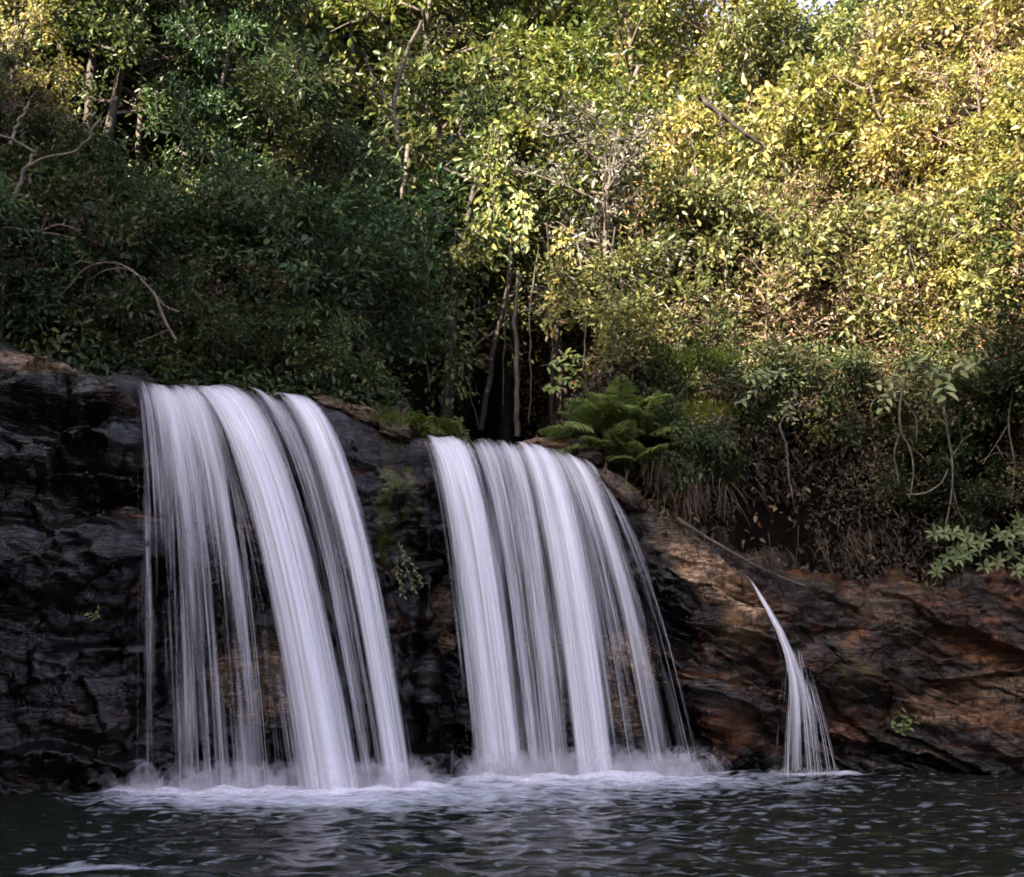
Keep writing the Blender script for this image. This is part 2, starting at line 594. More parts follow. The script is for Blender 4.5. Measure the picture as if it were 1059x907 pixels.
def pool_mat():
    m, t, out = new_mat('pool_water')
    tc = N(t, 'TexCoord')
    fo = N(t, 'Attribute', attribute_name='foam')
    mp = N(t, 'Mapping')
    mp.inputs['Scale'].default_value = (3.0, 6.5, 1)
    t.links.new(tc.outputs['Object'], mp.inputs['Vector'])
    n = N(t, 'TexNoise', Scale=1.9, Detail=4.0, Roughness=.5)
    n.inputs['Distortion'].default_value = .4
    t.links.new(mp.outputs[0], n.inputs['Vector'])
    ad = N(t, 'Math', operation='ADD')
    t.links.new(n.outputs['Fac'], ad.inputs[0])
    t.links.new(fo.outputs['Fac'], ad.inputs[1])
    msk = ramp(t, [(.54, (0, 0, 0)), (1.0, (.7, .7, .7))], ad.outputs[0])
    pb = N(t, 'BsdfPrincipled', Roughness=.11, IOR=1.33)
    pb.inputs['Base Color'].default_value = (.008, .010, .007, 1)
    pb.inputs['Specular IOR Level'].default_value = .5
    mp2 = N(t, 'Mapping')
    mp2.inputs['Scale'].default_value = (3.0, 7.0, 1)
    t.links.new(tc.outputs['Object'], mp2.inputs['Vector'])
    n2 = N(t, 'TexNoise', Scale=3.0, Detail=4.0, Roughness=.55)
    t.links.new(mp2.outputs[0], n2.inputs['Vector'])
    b = N(t, 'Bump', Strength=.28, Distance=.02)
    t.links.new(n2.outputs['Fac'], b.inputs['Height'])
    t.links.new(b.outputs[0], pb.inputs['Normal'])
    df = N(t, 'BsdfDiffuse')
    df.inputs['Color'].default_value = (.6, .62, .68, 1)
    mx = N(t, 'MixShader')
    t.links.new(msk.outputs[0], mx.inputs[0])
    t.links.new(pb.outputs[0], mx.inputs[1])
    t.links.new(df.outputs[0], mx.inputs[2])
    t.links.new(mx.outputs[0], out.inputs[0])
    return m
M['pool'] = pool_mat()

# ------------------------------------------------------------------ cliff
# photo column, photo row of the lip, distance of the lip, distance of the foot
KN = np.array([
    (-420, 335, 7.6, 5.6), (-260, 340, 9.2, 7.8), (-120, 352, 10.8, 9.5), (0, 366, 11.6, 10.5), (70, 378, 11.8, 10.8), (140, 393, 12.0, 11.1),
    (200, 403, 12.2, 11.35), (260, 404, 12.4, 11.6), (330, 412, 12.6, 11.9), (390, 438, 12.9, 12.1), (430, 450, 13.2, 12.4),
    (500, 458, 13.4, 12.7), (560, 462, 13.5, 12.9), (600, 470, 13.4, 12.9), (650, 503, 13.3, 12.85), (700, 538, 13.3, 12.8),
    (760, 580, 13.4, 12.8), (830, 606, 13.5, 12.85), (900, 606, 13.5, 12.85), (1000, 600, 13.2, 12.45), (1060, 597, 12.9, 12.1),
    (1200, 585, 11.6, 10.6), (1400, 570, 9.6, 8.2)], float)
lipw = np.array([P(a, b, c) for a, b, c, d in KN])
LX, LY, LZ, BY = lipw[:, 0], lipw[:, 1], lipw[:, 2], KN[:, 3]
fx = np.linspace(LX[0], LX[-1], 900)
def _smooth(a, k=25):
    ker = np.hanning(k); ker /= ker.sum()
    return np.convolve(np.pad(a, k // 2, 'edge'), ker, 'valid')
f_y, f_z, f_b = (_smooth(np.interp(fx, LX, a)) for a in (LY, LZ, BY))
lip_y = lambda x: np.interp(x, fx, f_y)
lip_z = lambda x: np.interp(x, fx, f_z)
foot_y = lambda x: np.interp(x, fx, f_b)

def build_cliff():
    nc = 760
    xs = np.linspace(LX[0], LX[-1], nc)
    # denser inside the frame
    hs = np.concatenate([np.linspace(-.15, 1, 230), np.full(60, 1.0)])
    back = np.concatenate([np.zeros(230), np.linspace(.02, 1, 60) ** 1.4 * 3.0])
    X = np.tile(xs, (len(hs), 1))
    H = np.tile(hs[:, None], (1, nc))
    Bk = np.tile(back[:, None], (1, nc))
    zl, yl, fb = lip_z(X), lip_y(X), foot_y(X)
    hh = np.clip(H, 0, 1)
    h2 = hh
    # rounded brow above a steep face
    prof = 1 - np.sqrt(np.clip(1 - h2, 0, 1))
    Y = fb + (yl - fb) * prof + np.where(H < 0, 0.0, 0)
    Z = zl * H
    Y = Y + Bk
    Z = Z - .02 * Bk
    # undercut hollow behind the two broad falls and under the left ledges
    p = np.stack([X, Y, Z], -1)
    px = CXP + F_PX * X / (Y * cp + (Z - CAM_Z) * sp)
    fall = np.maximum(sstep(130, 175, px) * (1 - sstep(420, 460, px)), sstep(425, 465, px) * (1 - sstep(690, 740, px)))
    Y += fall * .42 * sstep(1.0, .45, hh) * (Bk == 0)
    p = np.stack([X, Y, Z], -1)
    du = np.gradient(p, axis=1); dv = np.gradient(p, axis=0)
    dv[230:] = np.where(np.abs(dv[230:]) < 1e-9, 1e-6, dv[230:])
    nrm = unit(np.cross(du, dv))
    nrm *= np.where(nrm[..., 1:2] > 0, np.where(nrm[..., 2:3] < -.2, -1, 1), 1)
    # strata dip down to the right on the right-hand side, near level on the left
    dip = np.where(X > 0, .50, .10)
    dip = .10 + .42 * sstep(-1.5, 2.0, X)
    warp = fbm(p * .45, 4, 3.1) * 1.8
    q = (Z + dip * X + .45 * warp) 
    def saw(q, per, soft=.12):
        f = q / per - np.floor(q / per)
        return np.where(f > 1 - soft, (1 - f) / soft, f / (1 - soft))
    left = 1 - sstep(-4.4, -3.4, X)
    big = saw(q + .1 * fbm(p * 1.5, 3, 9), 1.15, .13) - .5
    med = saw(q * 1.0 + .16 * fbm(p * 2.2, 3, 5), .43, .18) - .5
    sml = saw(q + .10 * fbm(p * 4, 3, 2), .155, .25) - .5
    amp = .30 + .28 * left
    m1 = sstep(-.25, .35, fbm(p * .45, 2, 17)); m2 = sstep(-.15, .35, fbm(p * .8, 3, 57)); m3 = sstep(-.1, .3, fbm(p * 1.1, 3, 97))
    d = amp * big * (.25 + 1.1 * m1) + .12 * med * m2 + .03 * sml * m3
    d += .60 * fbm(p * np.array([.5, .5, .75]), 5, 21) + .16 * np.abs(fbm(p * 1.6, 4, 4)) + .035 * fbm(p * 5.5, 4, 8) + .012 * fbm(p * 15, 3, 1)
    # fracture blocks, longer along the bedding than across it
    cs, sn = np.cos(np.arctan(dip)), np.sin(np.arctan(dip))
    pr = np.stack([p[..., 0] * cs - p[..., 2] * sn, p[..., 1], p[..., 0] * sn + p[..., 2] * cs], -1) + .12 * fbm(p * 2.5, 3, 77)[..., None]
    rgt = sstep(1.2, 2.6, X)
    d += .30 * facets(pr * (np.array([.8, .8, 1.5]) if True else 1), 1, 1.3) * (1 - .3 * rgt) + .04 * facets(pr * np.array([2.2, 2.2, 3.8]), 2, 1.4) + .010 * facets(pr * np.array([6, 6, 10]), 3, 1.4) * (1 - .4 * rgt)
    # long smooth slabs dipping to the right
    d += rgt * (.32 * facets(pr * np.array([.42, .42, 1.7]), 6, .9) + .14 * facets(pr * np.array([.8, .8, 4.2]), 7, .8))
    # the left rock: brow, hollow, wet shelf, hollow, wet shelf, hollow
    zz = Z + .30 * fbm(p * .7, 3, 123) + .05 * (X + 4)
    prof_l = np.interp(zz, [-.5, .3, .9, 1.45, 1.9, 2.25, 2.5, 2.75, 3.0, 3.25, 3.45, 3.7, 3.95, 4.4], [0, .05, -.15, -.30, .10, .30, .20, -.38, -.10, .26, .20, -.28, .05, .1])
    d += (1 - sstep(-4.3, -3.5, X)) * prof_l * 1.0
    d += .28 * sstep(1.2, .3, np.hypot((px - 128) / 34, (Z - 3.82) / .30))
    # the running water has smoothed the brow under each fall
    brow = fall * sstep(.70, .97, hh)
    d = d * (1 - .86 * brow) - .05 * brow
    top = sstep(0, .5, Bk)
    d = d * (1 - .6 * top)
    edge = sstep(.86, 1.0, hh) * (1 - fall)
    d = d * (1 - .35 * edge)
    p = p + nrm * d[..., None]
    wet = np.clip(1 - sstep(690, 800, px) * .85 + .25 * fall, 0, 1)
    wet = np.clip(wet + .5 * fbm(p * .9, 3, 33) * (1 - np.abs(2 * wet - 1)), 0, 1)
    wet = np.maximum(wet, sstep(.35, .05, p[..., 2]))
    py = CYP - F_PX * (-p[..., 1] * sp + (p[..., 2] - CAM_Z) * cp) / (p[..., 1] * cp + (p[..., 2] - CAM_Z) * sp)
    nz = fbm(p * 2.0, 4, 12)
    def blob(cx, cyy, rx, ry, ang):
        c, s = math.cos(ang), math.sin(ang)
        a = ((px - cx) * c + (py - cyy) * s) / rx
        b = (-(px - cx) * s + (py - cyy) * c) / ry
        return sstep(1.2, .7, np.sqrt(a * a + b * b) + .5 * nz)
    tan = np.maximum.reduce([blob(738, 598, 62, 20, rad(42)), .7 * blob(764, 640, 20, 32, 0), .65 * blob(655, 700, 30, 55, 0), .5 * blob(265, 700, 55, 50, 0),
                             .65 * blob(20, 374, 70, 9, rad(8)), .45 * blob(1000, 655, 20, 9, 0), .5 * blob(955, 735, 28, 16, 0), .5 * blob(460, 640, 14, 36, 0), .4 * blob(700, 560, 60, 20, rad(40)),
                             .3 * blob(905, 630, 40, 14, rad(20)), .4 * blob(1010, 720, 70, 26, rad(-15))])
    moss = np.clip(sstep(.2, .9, np.abs(nrm[..., 2])) * .4 + .8 * blob(650, 505, 60, 18, rad(38)) + .8 * blob(410, 520, 22, 80, 0) + .6 * blob(760, 650, 24, 50, 0) + .5 * blob(900, 700, 70, 30, 0), 0, 1)
    mb = MB()
    mb.add(p.reshape(-1, 3), grid_quads(len(hs), nc), wet=wet.ravel(), tan=np.clip(tan, 0, 1).ravel(), moss=moss.ravel())
    o = mb.build('cliff', M['rock'])
    tag(o, kind='structure')
    return p
cliff_pts = build_cliff()

# ------------------------------------------------------------------ hillside behind the falls
def chan_x(y):
    return -0.25 - .07 * (y - 13)

def terrain(x, y, rough=True):
    x = np.asarray(x, float); y = np.asarray(y, float)
    zl, yl = lip_z(x), lip_y(x)
    s = y - yl
    d = x - chan_x(y)
    zch = 3.85 + .09 * (y - 13.3)
    steep = np.where(s < .25, -.25, np.where(s < .85, -.25 + 3.6 * (s - .25), 1.9 + 1.12 * (s - .85)))
    soft = np.where(s < .2, -.25, -.25 + 1.25 * (s - .2))
    k = sstep(.4, 1.6, d)
    front = zl + soft * (1 - k) + steep * k
    lat = zch + np.where(d > 0, 1.6 * np.maximum(0, d - .9), 1.7 * np.maximum(0, -d - .9))
    z = np.minimum(front, lat)
    z = np.where(d < -6, front, z)
    back = 4.2 + 1.5 * (y - 20.5)
    z = np.maximum(z, np.minimum(back, 26))
    cap = 15.2 + 9.0 * sstep(6.0, 2.5, x) + .8 * sstep(10, 13, x) + .22 * np.maximum(0, -x - 2)
    z = np.minimum(z, cap + .05 * (y - 24))
    z = z - np.maximum(z - 5, 0) * .62 * sstep(-8.0, -11.5, x)
    if rough:
        pp = np.stack([x, y, np.zeros_like(x)], -1)
        z = z + (.55 * fbm(pp * .35, 4, 50) + .15 * fbm(pp * 1.4, 3, 51)) * sstep(.3, 1.2, s)
    return z

def build_hillside():
    xs = np.linspace(-34, 34, 260)
    ss = np.concatenate([[.3], np.linspace(.3, 7, 110), np.linspace(7.2, 47, 120)])
    X, S = np.meshgrid(xs, ss)
    Y = lip_y(X) + S
    Z = terrain(X, Y)
    Z[0] -= 1.2
    mb = MB()
    mb.add(np.stack([X, Y, Z], -1).reshape(-1, 3), grid_quads(len(ss), len(xs)))
    o = mb.build('hillside', M['soil'])
    tag(o, kind='structure')
build_hillside()

def ray_terrain(px, py, y0=11.5, y1=58):
    Ys = np.linspace(y0, y1, 500)
    a = (px - CXP) / F_PX; b = (CYP - py) / F_PX
    t = Ys / (cp - b * sp)
    X = a * t; Z = CAM_Z + (sp + b * cp) * t
    T = terrain(X, Ys)
    ok = (T > Z) & (Ys > lip_y(X) + .15)
    if not ok.any():
        return None
    i = int(np.argmax(ok))
    return np.array([X[i], Ys[i], T[i]])

# ------------------------------------------------------------------ opposite bank behind the camera: its wooded crest shades the pool
def bank_crest(a):
    return np.interp(a, [-1, -.5, -.2, -.05, .1, .3, .6, 1], [14, 17, 20.2, 23.3, 22.0, 21.3, 21.8, 20])

def build_far_bank():
    a = np.linspace(-1, 1, 90); b = np.linspace(-1, 1, 60)
    A, B = np.meshgrid(a, b)
    # ridge axis through (-27,-6.5), running along the shadow's edge
    cx_, cy_ = -22.6, -12.6
    ax = np.array([-.97, .24])
    nx_ = np.array([-.24, -.97])
    X = cx_ + ax[0] * A * 34 + nx_[0] * B * 15
    Y = cy_ + ax[1] * A * 34 + nx_[1] * B * 15
    crest = bank_crest(A)
    Z = -.4 + crest * np.exp(-(B * 1.9) ** 2) * sstep(1.02, .72, np.abs(A)) + 1.2 * fbm(np.stack([X, Y, X * 0], -1) * .12, 4, 3)
    mb = MB()
    mb.add(np.stack([X, Y, Z], -1).reshape(-1, 3), grid_quads(60, 90))
    tag(mb.build('riverbank', M['soil']), kind='structure')
    return cx_, cy_, ax
bank = build_far_bank()

# ------------------------------------------------------------------ pool
def water_h(X, Y):
    p = np.stack([X, Y, X * 0], -1)
    h = .055 * fbm(p * np.array([1.4, 2.8, 1]), 3, 60) + .038 * fbm(p * np.array([2.4, 6.0, 1]), 2, 61) 
    # rings running out from the three falls
    for (cx0, cy0, k) in ((-2.0, 11.0, 1.0), (1.1, 12.3, 1.0), (4.2, 12.4, .4)):
        r = np.hypot(X - cx0, (Y - cy0) * 1.0)
        h = h + .012 * k * np.sin(r * 11 + 5 * fbm(p * .7, 2, 62)) * np.exp(-r * .28)
    return h

def build_pool():
    xs = np.concatenate([np.linspace(-30, -7.2, 30), np.linspace(-7, 7.6, 560), np.linspace(7.8, 30, 30)])
    ys = np.concatenate([np.linspace(-14, 5.8, 40), np.linspace(6, 13.6, 380)])
    X, Y = np.meshgrid(xs, ys)
    Z = water_h(X, Y)
    foam = np.full(X.shape, -.07) + .07 * fbm(np.stack([X * .6, Y * 1.1, X * 0], -1), 3, 88)
    for (x0, y0, rx, ry, k) in ((-2.2, 10.6, 2.3, .85, .42), (1.0, 12.0, 2.2, .9, .42), (-.6, 10.8, 1.8, 1.1, .10), (-2.55, 7.1, .6, .11, .30), (.4, 9.2, 3.5, 2.4, .075), (3.4, 9.0, 3.0, 2.4, .02)):
        foam = foam + k * np.exp(-((X - x0) / rx) ** 2 - ((Y - y0) / ry) ** 2)
    foam = foam - .2 * sstep(-2.8, -5.0, X) * (Y > 7.6)
    mb = MB()
    mb.add(np.stack([X, Y, Z], -1).reshape(-1, 3), grid_quads(len(ys), len(xs)), foam=foam.ravel())
    tag(mb.build('water', M['pool']), kind='structure')
    # stony bed below
    mb = MB()
    xs2 = np.linspace(-32, 32, 60); ys2 = np.linspace(-16, 15, 40)
    X, Y = np.meshgrid(xs2, ys2)
    mb.add(np.stack([X, Y, np.full(X.shape, -1.1) + .2 * fbm(np.stack([X, Y, X * 0], -1) * .8, 3)], -1).reshape(-1, 3), grid_quads(40, 60))
    tag(mb.build('riverbed', M['soil']), kind='structure')
build_pool()

# ------------------------------------------------------------------ waterfalls
rng = np.random.RandomState(5)

class Family:
    """a sheet of parabolic streamlines between a lip polyline and a landing polyline"""
    def __init__(self, starts, ends, a=.10, wob=.05, seed=0):
        self.S = np.array([P(*s) for s in starts]); self.E = np.array([Pz(e[0], e[1], 0.0) for e in ends])
        self.a, self.wob, self.seed = a, wob, seed
    def at(self, u, t, fwd=0.0):
        u = np.asarray(u, float); t = np.asarray(t, float)
        ks = np.linspace(0, 1, len(self.S)); ke = np.linspace(0, 1, len(self.E))
        S = np.stack([np.interp(u, ks, self.S[:, i]) for i in range(3)], -1)
        E = np.stack([np.interp(u, ke, self.E[:, i]) for i in range(3)], -1)
        S[..., 2] += .07 * fbm(np.stack([S[..., 0] * 2.6, S[..., 0] * 0 + .3, S[..., 0] * 0], -1), 3)
        tt = t[..., None]
        xy = S[..., :2] + (E[..., :2] - S[..., :2]) * tt
        f = np.where(t > 0, self.a * t + (1 - self.a) * t * t, .25 * self.a * t)
        z = S[..., 2] + .02 - (S[..., 2] + .02 - E[..., 2]) * f
        p = np.concatenate([xy, z[..., None]], -1)
        nn = perlin(np.stack([u * 9 + self.seed, t * 1.2, u * 0], -1)) * self.wob + perlin(np.stack([u * 31 + self.seed, t * 2, u * 0 + 5], -1)) * self.wob * .4
        p[..., 1] -= (nn + fwd) * np.clip(t * 2 + .25, 0, 1) + .05
        return p

def sheet(mb, fam, dens, nu=70, nv=70, fwd=0.0, k=1.0, seed=0.0, u0=0, u1=1, t0=-.12):
    u = np.linspace(u0, u1, nu); t = np.linspace(0, 1, nv) ** .8 * (1 - t0) + t0
    U, T = np.meshgrid(u, t)
    p = fam.at(U, T, fwd)
    wid = np.linalg.norm(fam.E[-1] - fam.E[0]) * .5 + np.linalg.norm(fam.S[-1] - fam.S[0]) * .5
    flow = np.stack([U * wid + seed * 13.7, p[..., 2] * 1.0 + seed, np.full(U.shape, seed * 3.1)], -1)
    d = np.clip(dens(U, np.clip(T, 0, 1)), 0, 1) * k
    ed = np.minimum(sstep(0, .06, (U - u0) / (u1 - u0)), sstep(1, .94, (U - u0) / (u1 - u0)))
    rag = .05 * np.abs(fbm(np.stack([U * 14 + seed, U * 0, U * 0], -1), 3)) * 2
    d = d * ed * sstep(t0 + rag, t0 + rag + .12, T)
    d = d * (1 - .38 * sstep(.22, .0, T)) * (1 - .6 * sstep(.20, -.02, T) * sstep(-.15, .2, fbm(np.stack([U * 22 + seed * 5, T * 3, U * 0 + 2], -1), 2)))
    mb.add(p.reshape(-1, 3), grid_quads(nv, nu), dens=d.ravel(), flow=flow.reshape(-1, 3))

def threads(mb, fam, n, dens, wmin=.003, wmax=.010, spread=.10, seed=1, tmin=0.0, alpha=(.35, .9), full=.35):
    r = np.random.RandomState(seed)
    m = 22
    made = 0
    while made < n:
        u = r.uniform(.05, .95)
        ta = r.uniform(tmin, .75) if r.rand() > full else r.uniform(tmin, tmin + .1)
        tb = min(1.0, ta + r.uniform(.25, .8)) if r.rand() > full else 1.0
        if r.rand() > dens(np.array(u), np.array((ta + tb) / 2)):
            continue
        t = np.linspace(ta, tb, m)
        uu = u + .006 * np.sin(t * r.uniform(2, 6) + r.rand() * 6) + r.normal(0, .012) * t
        p = fam.at(np.clip(uu, -.02, 1.02), t, r.uniform(-.03, spread))
        wd = r.uniform(wmin, wmax) * (.6 + .8 * t)
        v = np.stack([p - np.stack([wd, wd * 0, wd * 0], -1), p + np.stack([wd, wd * .3, wd * 0], -1)], 1).reshape(-1, 3)
        a = r.uniform(*alpha) * np.sin(np.linspace(.0, 1, m) * math.pi) ** .5 if tb < 1 else r.uniform(*alpha) * sstep(0, .3, np.linspace(0, 1, m))
        i = np.arange(m - 1) * 2
        q = np.stack([i, i + 1, i + 3, i + 2], -1)
        mb.add(v, q, dens=np.repeat(a, 2), flow=np.zeros((2 * m, 3)))
        made += 1

def g(x, c, s):
    return np.exp(-((x - c) / s) ** 2)

def spray(mb, n, pts_fn, h=(.05, .35), seed=3, wid=(.002, .005), alpha=(.1, .5)):
    r = np.random.RandomState(seed)
    m = 9
    for k in range(n):
        b = pts_fn(r)
        ang = r.uniform(0, 2 * math.pi)
        hh = r.uniform(*h) * r.rand() ** .7
        ln = hh * r.uniform(.5, 2.0)
        t = np.linspace(0, 1, m) * r.uniform(.5, 1.0)
        x = b[0] + math.cos(ang) * ln * t
        y = b[1] - abs(math.sin(ang)) * ln * t * .6
        z = .0 + 4 * hh * (t - t * t)
        wd = r.uniform(*wid)
        p = np.stack([x, y, z], -1)
        v = np.stack([p - [wd, 0, wd * .5], p + [wd, 0, wd * .5]], 1).reshape(-1, 3)
        i = np.arange(m - 1) * 2
        mb.add(v, np.stack([i, i + 1, i + 3, i + 2], -1), dens=np.repeat(r.uniform(*alpha) * (1 - t * .6), 2), flow=np.zeros((2 * m, 3)))

def foam_strip(mb, line, wid_f, wid_b, height, seed=0, nx=160, ny=26, peak=1.0):
    """churned mound of foam along a polyline of (px, Y)"""
    ln = np.array([Pz(a, b, 0) for a, b in line])
    s = np.linspace(0, 1, nx)
    base = np.stack([np.interp(s, np.linspace(0, 1, len(ln)), ln[:, i]) for i in range(3)], -1)
    c = np.linspace(-1, 1, ny)
    S, Cc = np.meshgrid(s, c)
    off = np.where(Cc < 0, Cc * wid_f, Cc * wid_b)
    X = np.tile(base[:, 0], (ny, 1)); Y = np.tile(base[:, 1], (ny, 1)) + off
    pr = np.exp(-(Cc * 1.6) ** 2)
    ends = sstep(0, .22, S) * sstep(1, .72, S)
    pp = np.stack([X, Y, np.full(X.shape, seed)], -1)
    nz = fbm(pp * np.array([2.2, 3, 1]), 4)
    Z = .012 + water_h(X, Y) + height * pr * ends * (.75 + 1.0 * nz) + .02 * fbm(pp * 9, 3) * ends
    d = (pr ** .8) * ends * peak
    mb.add(np.stack([X, Y, Z], -1).reshape(-1, 3), grid_quads(ny, nx), dens=np.clip(d, 0, 1).ravel())

def soft(u, p=.8):
    return np.sin(np.clip(u, 0, 1) * math.pi) ** p

def jet(starts, ends, core, top, bot, layers, seed, nth, wide=.5, fwd=0.0, a=.10, wob=.04):
    """one jet or veil: soft-edged sheets with a dense core and a few loose threads"""
    F = Family(starts, ends, a=a, seed=seed, wob=wob)
    def dens(u, t):
        env = top + (bot - top) * sstep(0, 1, t)
        return env * soft(u, .9) * ((1 - core) + core * np.exp(-((u - .5) / wide) ** 2)) * (1 + .18 * np.sin(u * 21 + seed))
    mb = MB()
    for k in range(layers):
        sheet(mb, F, dens, 90, 64, fwd=fwd + .05 * k, k=1 - .08 * k, seed=seed + k * 1.3)
    threads(mb, F, nth, lambda u, t: .5 * soft(u, .6) * (.4 + .6 * np.sin(u * 40 + seed) ** 2) + .15, wmin=.0009, wmax=.003, seed=int(seed * 10), spread=.10, alpha=(.12, .55))
    return mb

# --- left fall
wf = empty('waterfall', Pz(280, 11.2, 0), 'broad white fall on the left, one thick jet and a thin veil over black rock', 'waterfall')
def local(o):
    o.matrix_parent_inverse = Matrix.Translation(-Vector(o.parent.location))
    return o
FL = Family([(142, 393, 11.95), (320, 411, 12.55)], [(150, 11.0), (430, 11.5)])
local(jet([(124, 391, 11.85), (152, 396, 12.0), (190, 400, 12.1)], [(132, 11.0), (182, 11.0), (240, 11.0)], .2, .52, .29, 2, 1.0, 26).build('thin_veil', M['sheet'], wf))
local(jet([(138, 394, 11.95), (178, 400, 12.1), (228, 403, 12.25)], [(176, 11.05), (245, 11.05), (330, 11.1)], .2, .70, .35, 3, 2.0, 60).build('broad_veil', M['sheet'], wf))
local(jet([(178, 399, 12.1), (212, 402, 12.2), (250, 404, 12.35)], [(292, 11.05), (345, 11.05), (392, 11.15)], .65, 1.12, 1.0, 3, 3.0, 50, wide=.29, fwd=.06).build('main_jet', M['sheet'], wf))
local(jet([(225, 403, 12.3), (262, 404, 12.4), (300, 409, 12.5)], [(352, 11.3), (384, 11.3), (415, 11.4)], .2, .48, .32, 3, 4.0, 30).build('web', M['sheet'], wf))
local(jet([(268, 405, 12.4), (295, 408, 12.48), (322, 412, 12.56)], [(386, 11.3), (412, 11.35), (440, 11.45)], .66, 1.02, .76, 3, 5.0, 35, wide=.28, fwd=.04).build('side_jet', M['sheet'], wf))

# --- middle fall
wf2 = empty('waterfall', Pz(600, 12.3, 0), 'tall white fall in the middle of the ledge, pouring from the dark gully', 'waterfall')
FC = Family([(432, 449, 13.15), (592, 470, 13.4)], [(497, 12.2), (712, 12.5)])
local(jet([(424, 448, 13.15), (452, 453, 13.25), (492, 456, 13.35)], [(478, 12.2), (518, 12.2), (562, 12.2)], .6, 1.0, .92, 3, 6.0, 40, wide=.30, fwd=.05).build('main_jet', M['sheet'], wf2))
local(jet([(455, 453, 13.3), (510, 457, 13.4), (560, 462, 13.45)], [(520, 12.25), (570, 12.25), (622, 12.3)], .1, .62, .43, 3, 7.0, 50).build('broad_veil', M['sheet'], wf2))
local(jet([(522, 458, 13.4), (548, 461, 13.42), (578, 466, 13.42)], [(580, 12.22), (618, 12.22), (656, 12.3)], .62, 1.0, .92, 3, 8.0, 40, wide=.30, fwd=.05).build('side_jet', M['sheet'], wf2))
local(jet([(556, 462, 13.44), (578, 466, 13.42), (600, 473, 13.38)], [(632, 12.35), (678, 12.4), (736, 12.5)], .1, .76, .30, 3, 9.0, 60).build('thin_veil', M['sheet'], wf2))

# --- small fall on the right: a chute, then a fan off a ledge
wf3 = empty('waterfall', Pz(830, 12.6, 0), 'narrow trickling fall on the right, fanning out over a rock ledge', 'waterfall')
def chute():
    mb = MB()
    c = np.array([(768, 588), (780, 604), (793, 626), (806, 650), (816, 675), (823, 700), (827, 722), (829, 745), (830, 770), (831, 796)], float)
    Yc = np.array([13.15, 13.0, 12.85, 12.72, 12.62, 12.54, 12.48, 12.43, 12.40, 12.38])
    wd = np.array([3, 3.5, 5, 6.5, 9, 14, 21, 27, 31, 36.0])
    nv = 60
    s = np.linspace(0, 1, nv); k = np.linspace(0, 1, len(c))
    ctr = np.stack([np.interp(s, k, c[:, 0]), np.interp(s, k, c[:, 1])], -1)
    Yv = np.interp(s, k, Yc); wv = np.interp(s, k, wd)
    r = np.random.RandomState(2)
    for lay in range(3):
        nu = 24
        uu = np.linspace(-1, 1, nu)
        p = np.array([[P(ctr[i, 0] + uu[j] * wv[i] * (1 - .1 * lay), ctr[i, 1] + abs(uu[j]) * 3, Yv[i] - .14 - .03 * lay) for j in range(nu)] for i in range(nv)])
        U = np.tile(uu, (nv, 1)); Sg = np.tile(s[:, None], (1, nu))
        d = (.86 - .56 * Sg) * np.exp(-(U * 1.35) ** 2) * sstep(-.05, .25, Sg)
        flow = np.stack([U * .42 + lay * 9, Sg * 1.6, Sg * 0 + lay], -1)
        mb.add(p.reshape(-1, 3), grid_quads(nv, nu), dens=d.ravel(), flow=flow.reshape(-1, 3))
    local(mb.build('chute', M['sheet'], wf3))
    F = Family([(812, 694, 12.55), (826, 690, 12.55), (838, 702, 12.55)], [(790, 12.42), (828, 12.35), (872, 12.42)], a=.35, seed=9, wob=.03)
    mb = MB()
    dn = lambda u, t: (.55 - .2 * t) * soft(u, .8)
    sheet(mb, F, dn, 50, 40, k=.55, seed=14.0)
    F2 = Family([(815, 668, 12.6), (823, 668, 12.58), (831, 676, 12.58)], [(800, 12.42), (832, 12.35), (862, 12.42)], a=.3, seed=9, wob=.02)
    threads(mb, F, 24, lambda u, t: .3 + .6 * np.sin(u * 30) ** 2, wmin=.001, wmax=.003, seed=6, spread=.05)
    threads(mb, F2, 30, lambda u, t: .3 + .7 * np.sin(u * 24) ** 2, wmin=.001, wmax=.003, seed=16, spread=.05)
    local(mb.build('fan', M['thread'] if False else M['sheet'], wf3))
chute()

# --- splash and foam at the foot of each fall
def mist_at(F, picks):
    def f(r):
        u = picks[r.randint(len(picks))]
        u = np.clip(r.normal(u[0], u[1]), 0, 1)
        return F.at(np.array(u), np.array(1.0)) + np.array([r.normal(0, .12), -abs(r.normal(0, .22)) + .05, 0])
    return f
LP = [(.70, .07), (.70, .09), (.3, .22), (.93, .04), (.5, .3)]
CPK = [(.1, .08), (.55, .08), (.3, .2), (.6, .25), (.9, .08)]
mb = MB()
foam_strip(mb, [(70, 10.95), (150, 10.85), (240, 10.8), (340, 10.8), (420, 10.95), (500, 11.1)], 1.15, .45, .02, seed=1, ny=44, peak=.60)
foam_strip(mb, [(230, 10.98), (310, 10.95), (360, 10.95), (430, 11.1), (500, 11.5)], .50, .5, .045, seed=2, peak=1.2)
foam_strip(mb, [(90, 10.93), (170, 10.9), (260, 10.9), (350, 10.92)], .30, .3, .03, seed=8, peak=1.0)
local(mb.build('splash', M['foam'], wf))
mb = MB()
spray(mb, 500, mist_at(FL, LP), h=(.05, .34), seed=4, wid=(.001, .0028), alpha=(.08, .32))
spray(mb, 2600, mist_at(FL, LP), h=(.03, .34), seed=14, wid=(.010, .036), alpha=(.035, .14))
local(mb.build('spray', M['thread'], wf))
mb = MB()
foam_strip(mb, [(420, 11.8), (490, 11.95), (560, 12.0), (640, 12.0), (720, 12.1), (850, 12.3)], 1.3, .35, .02, seed=3, ny=44, peak=.60)
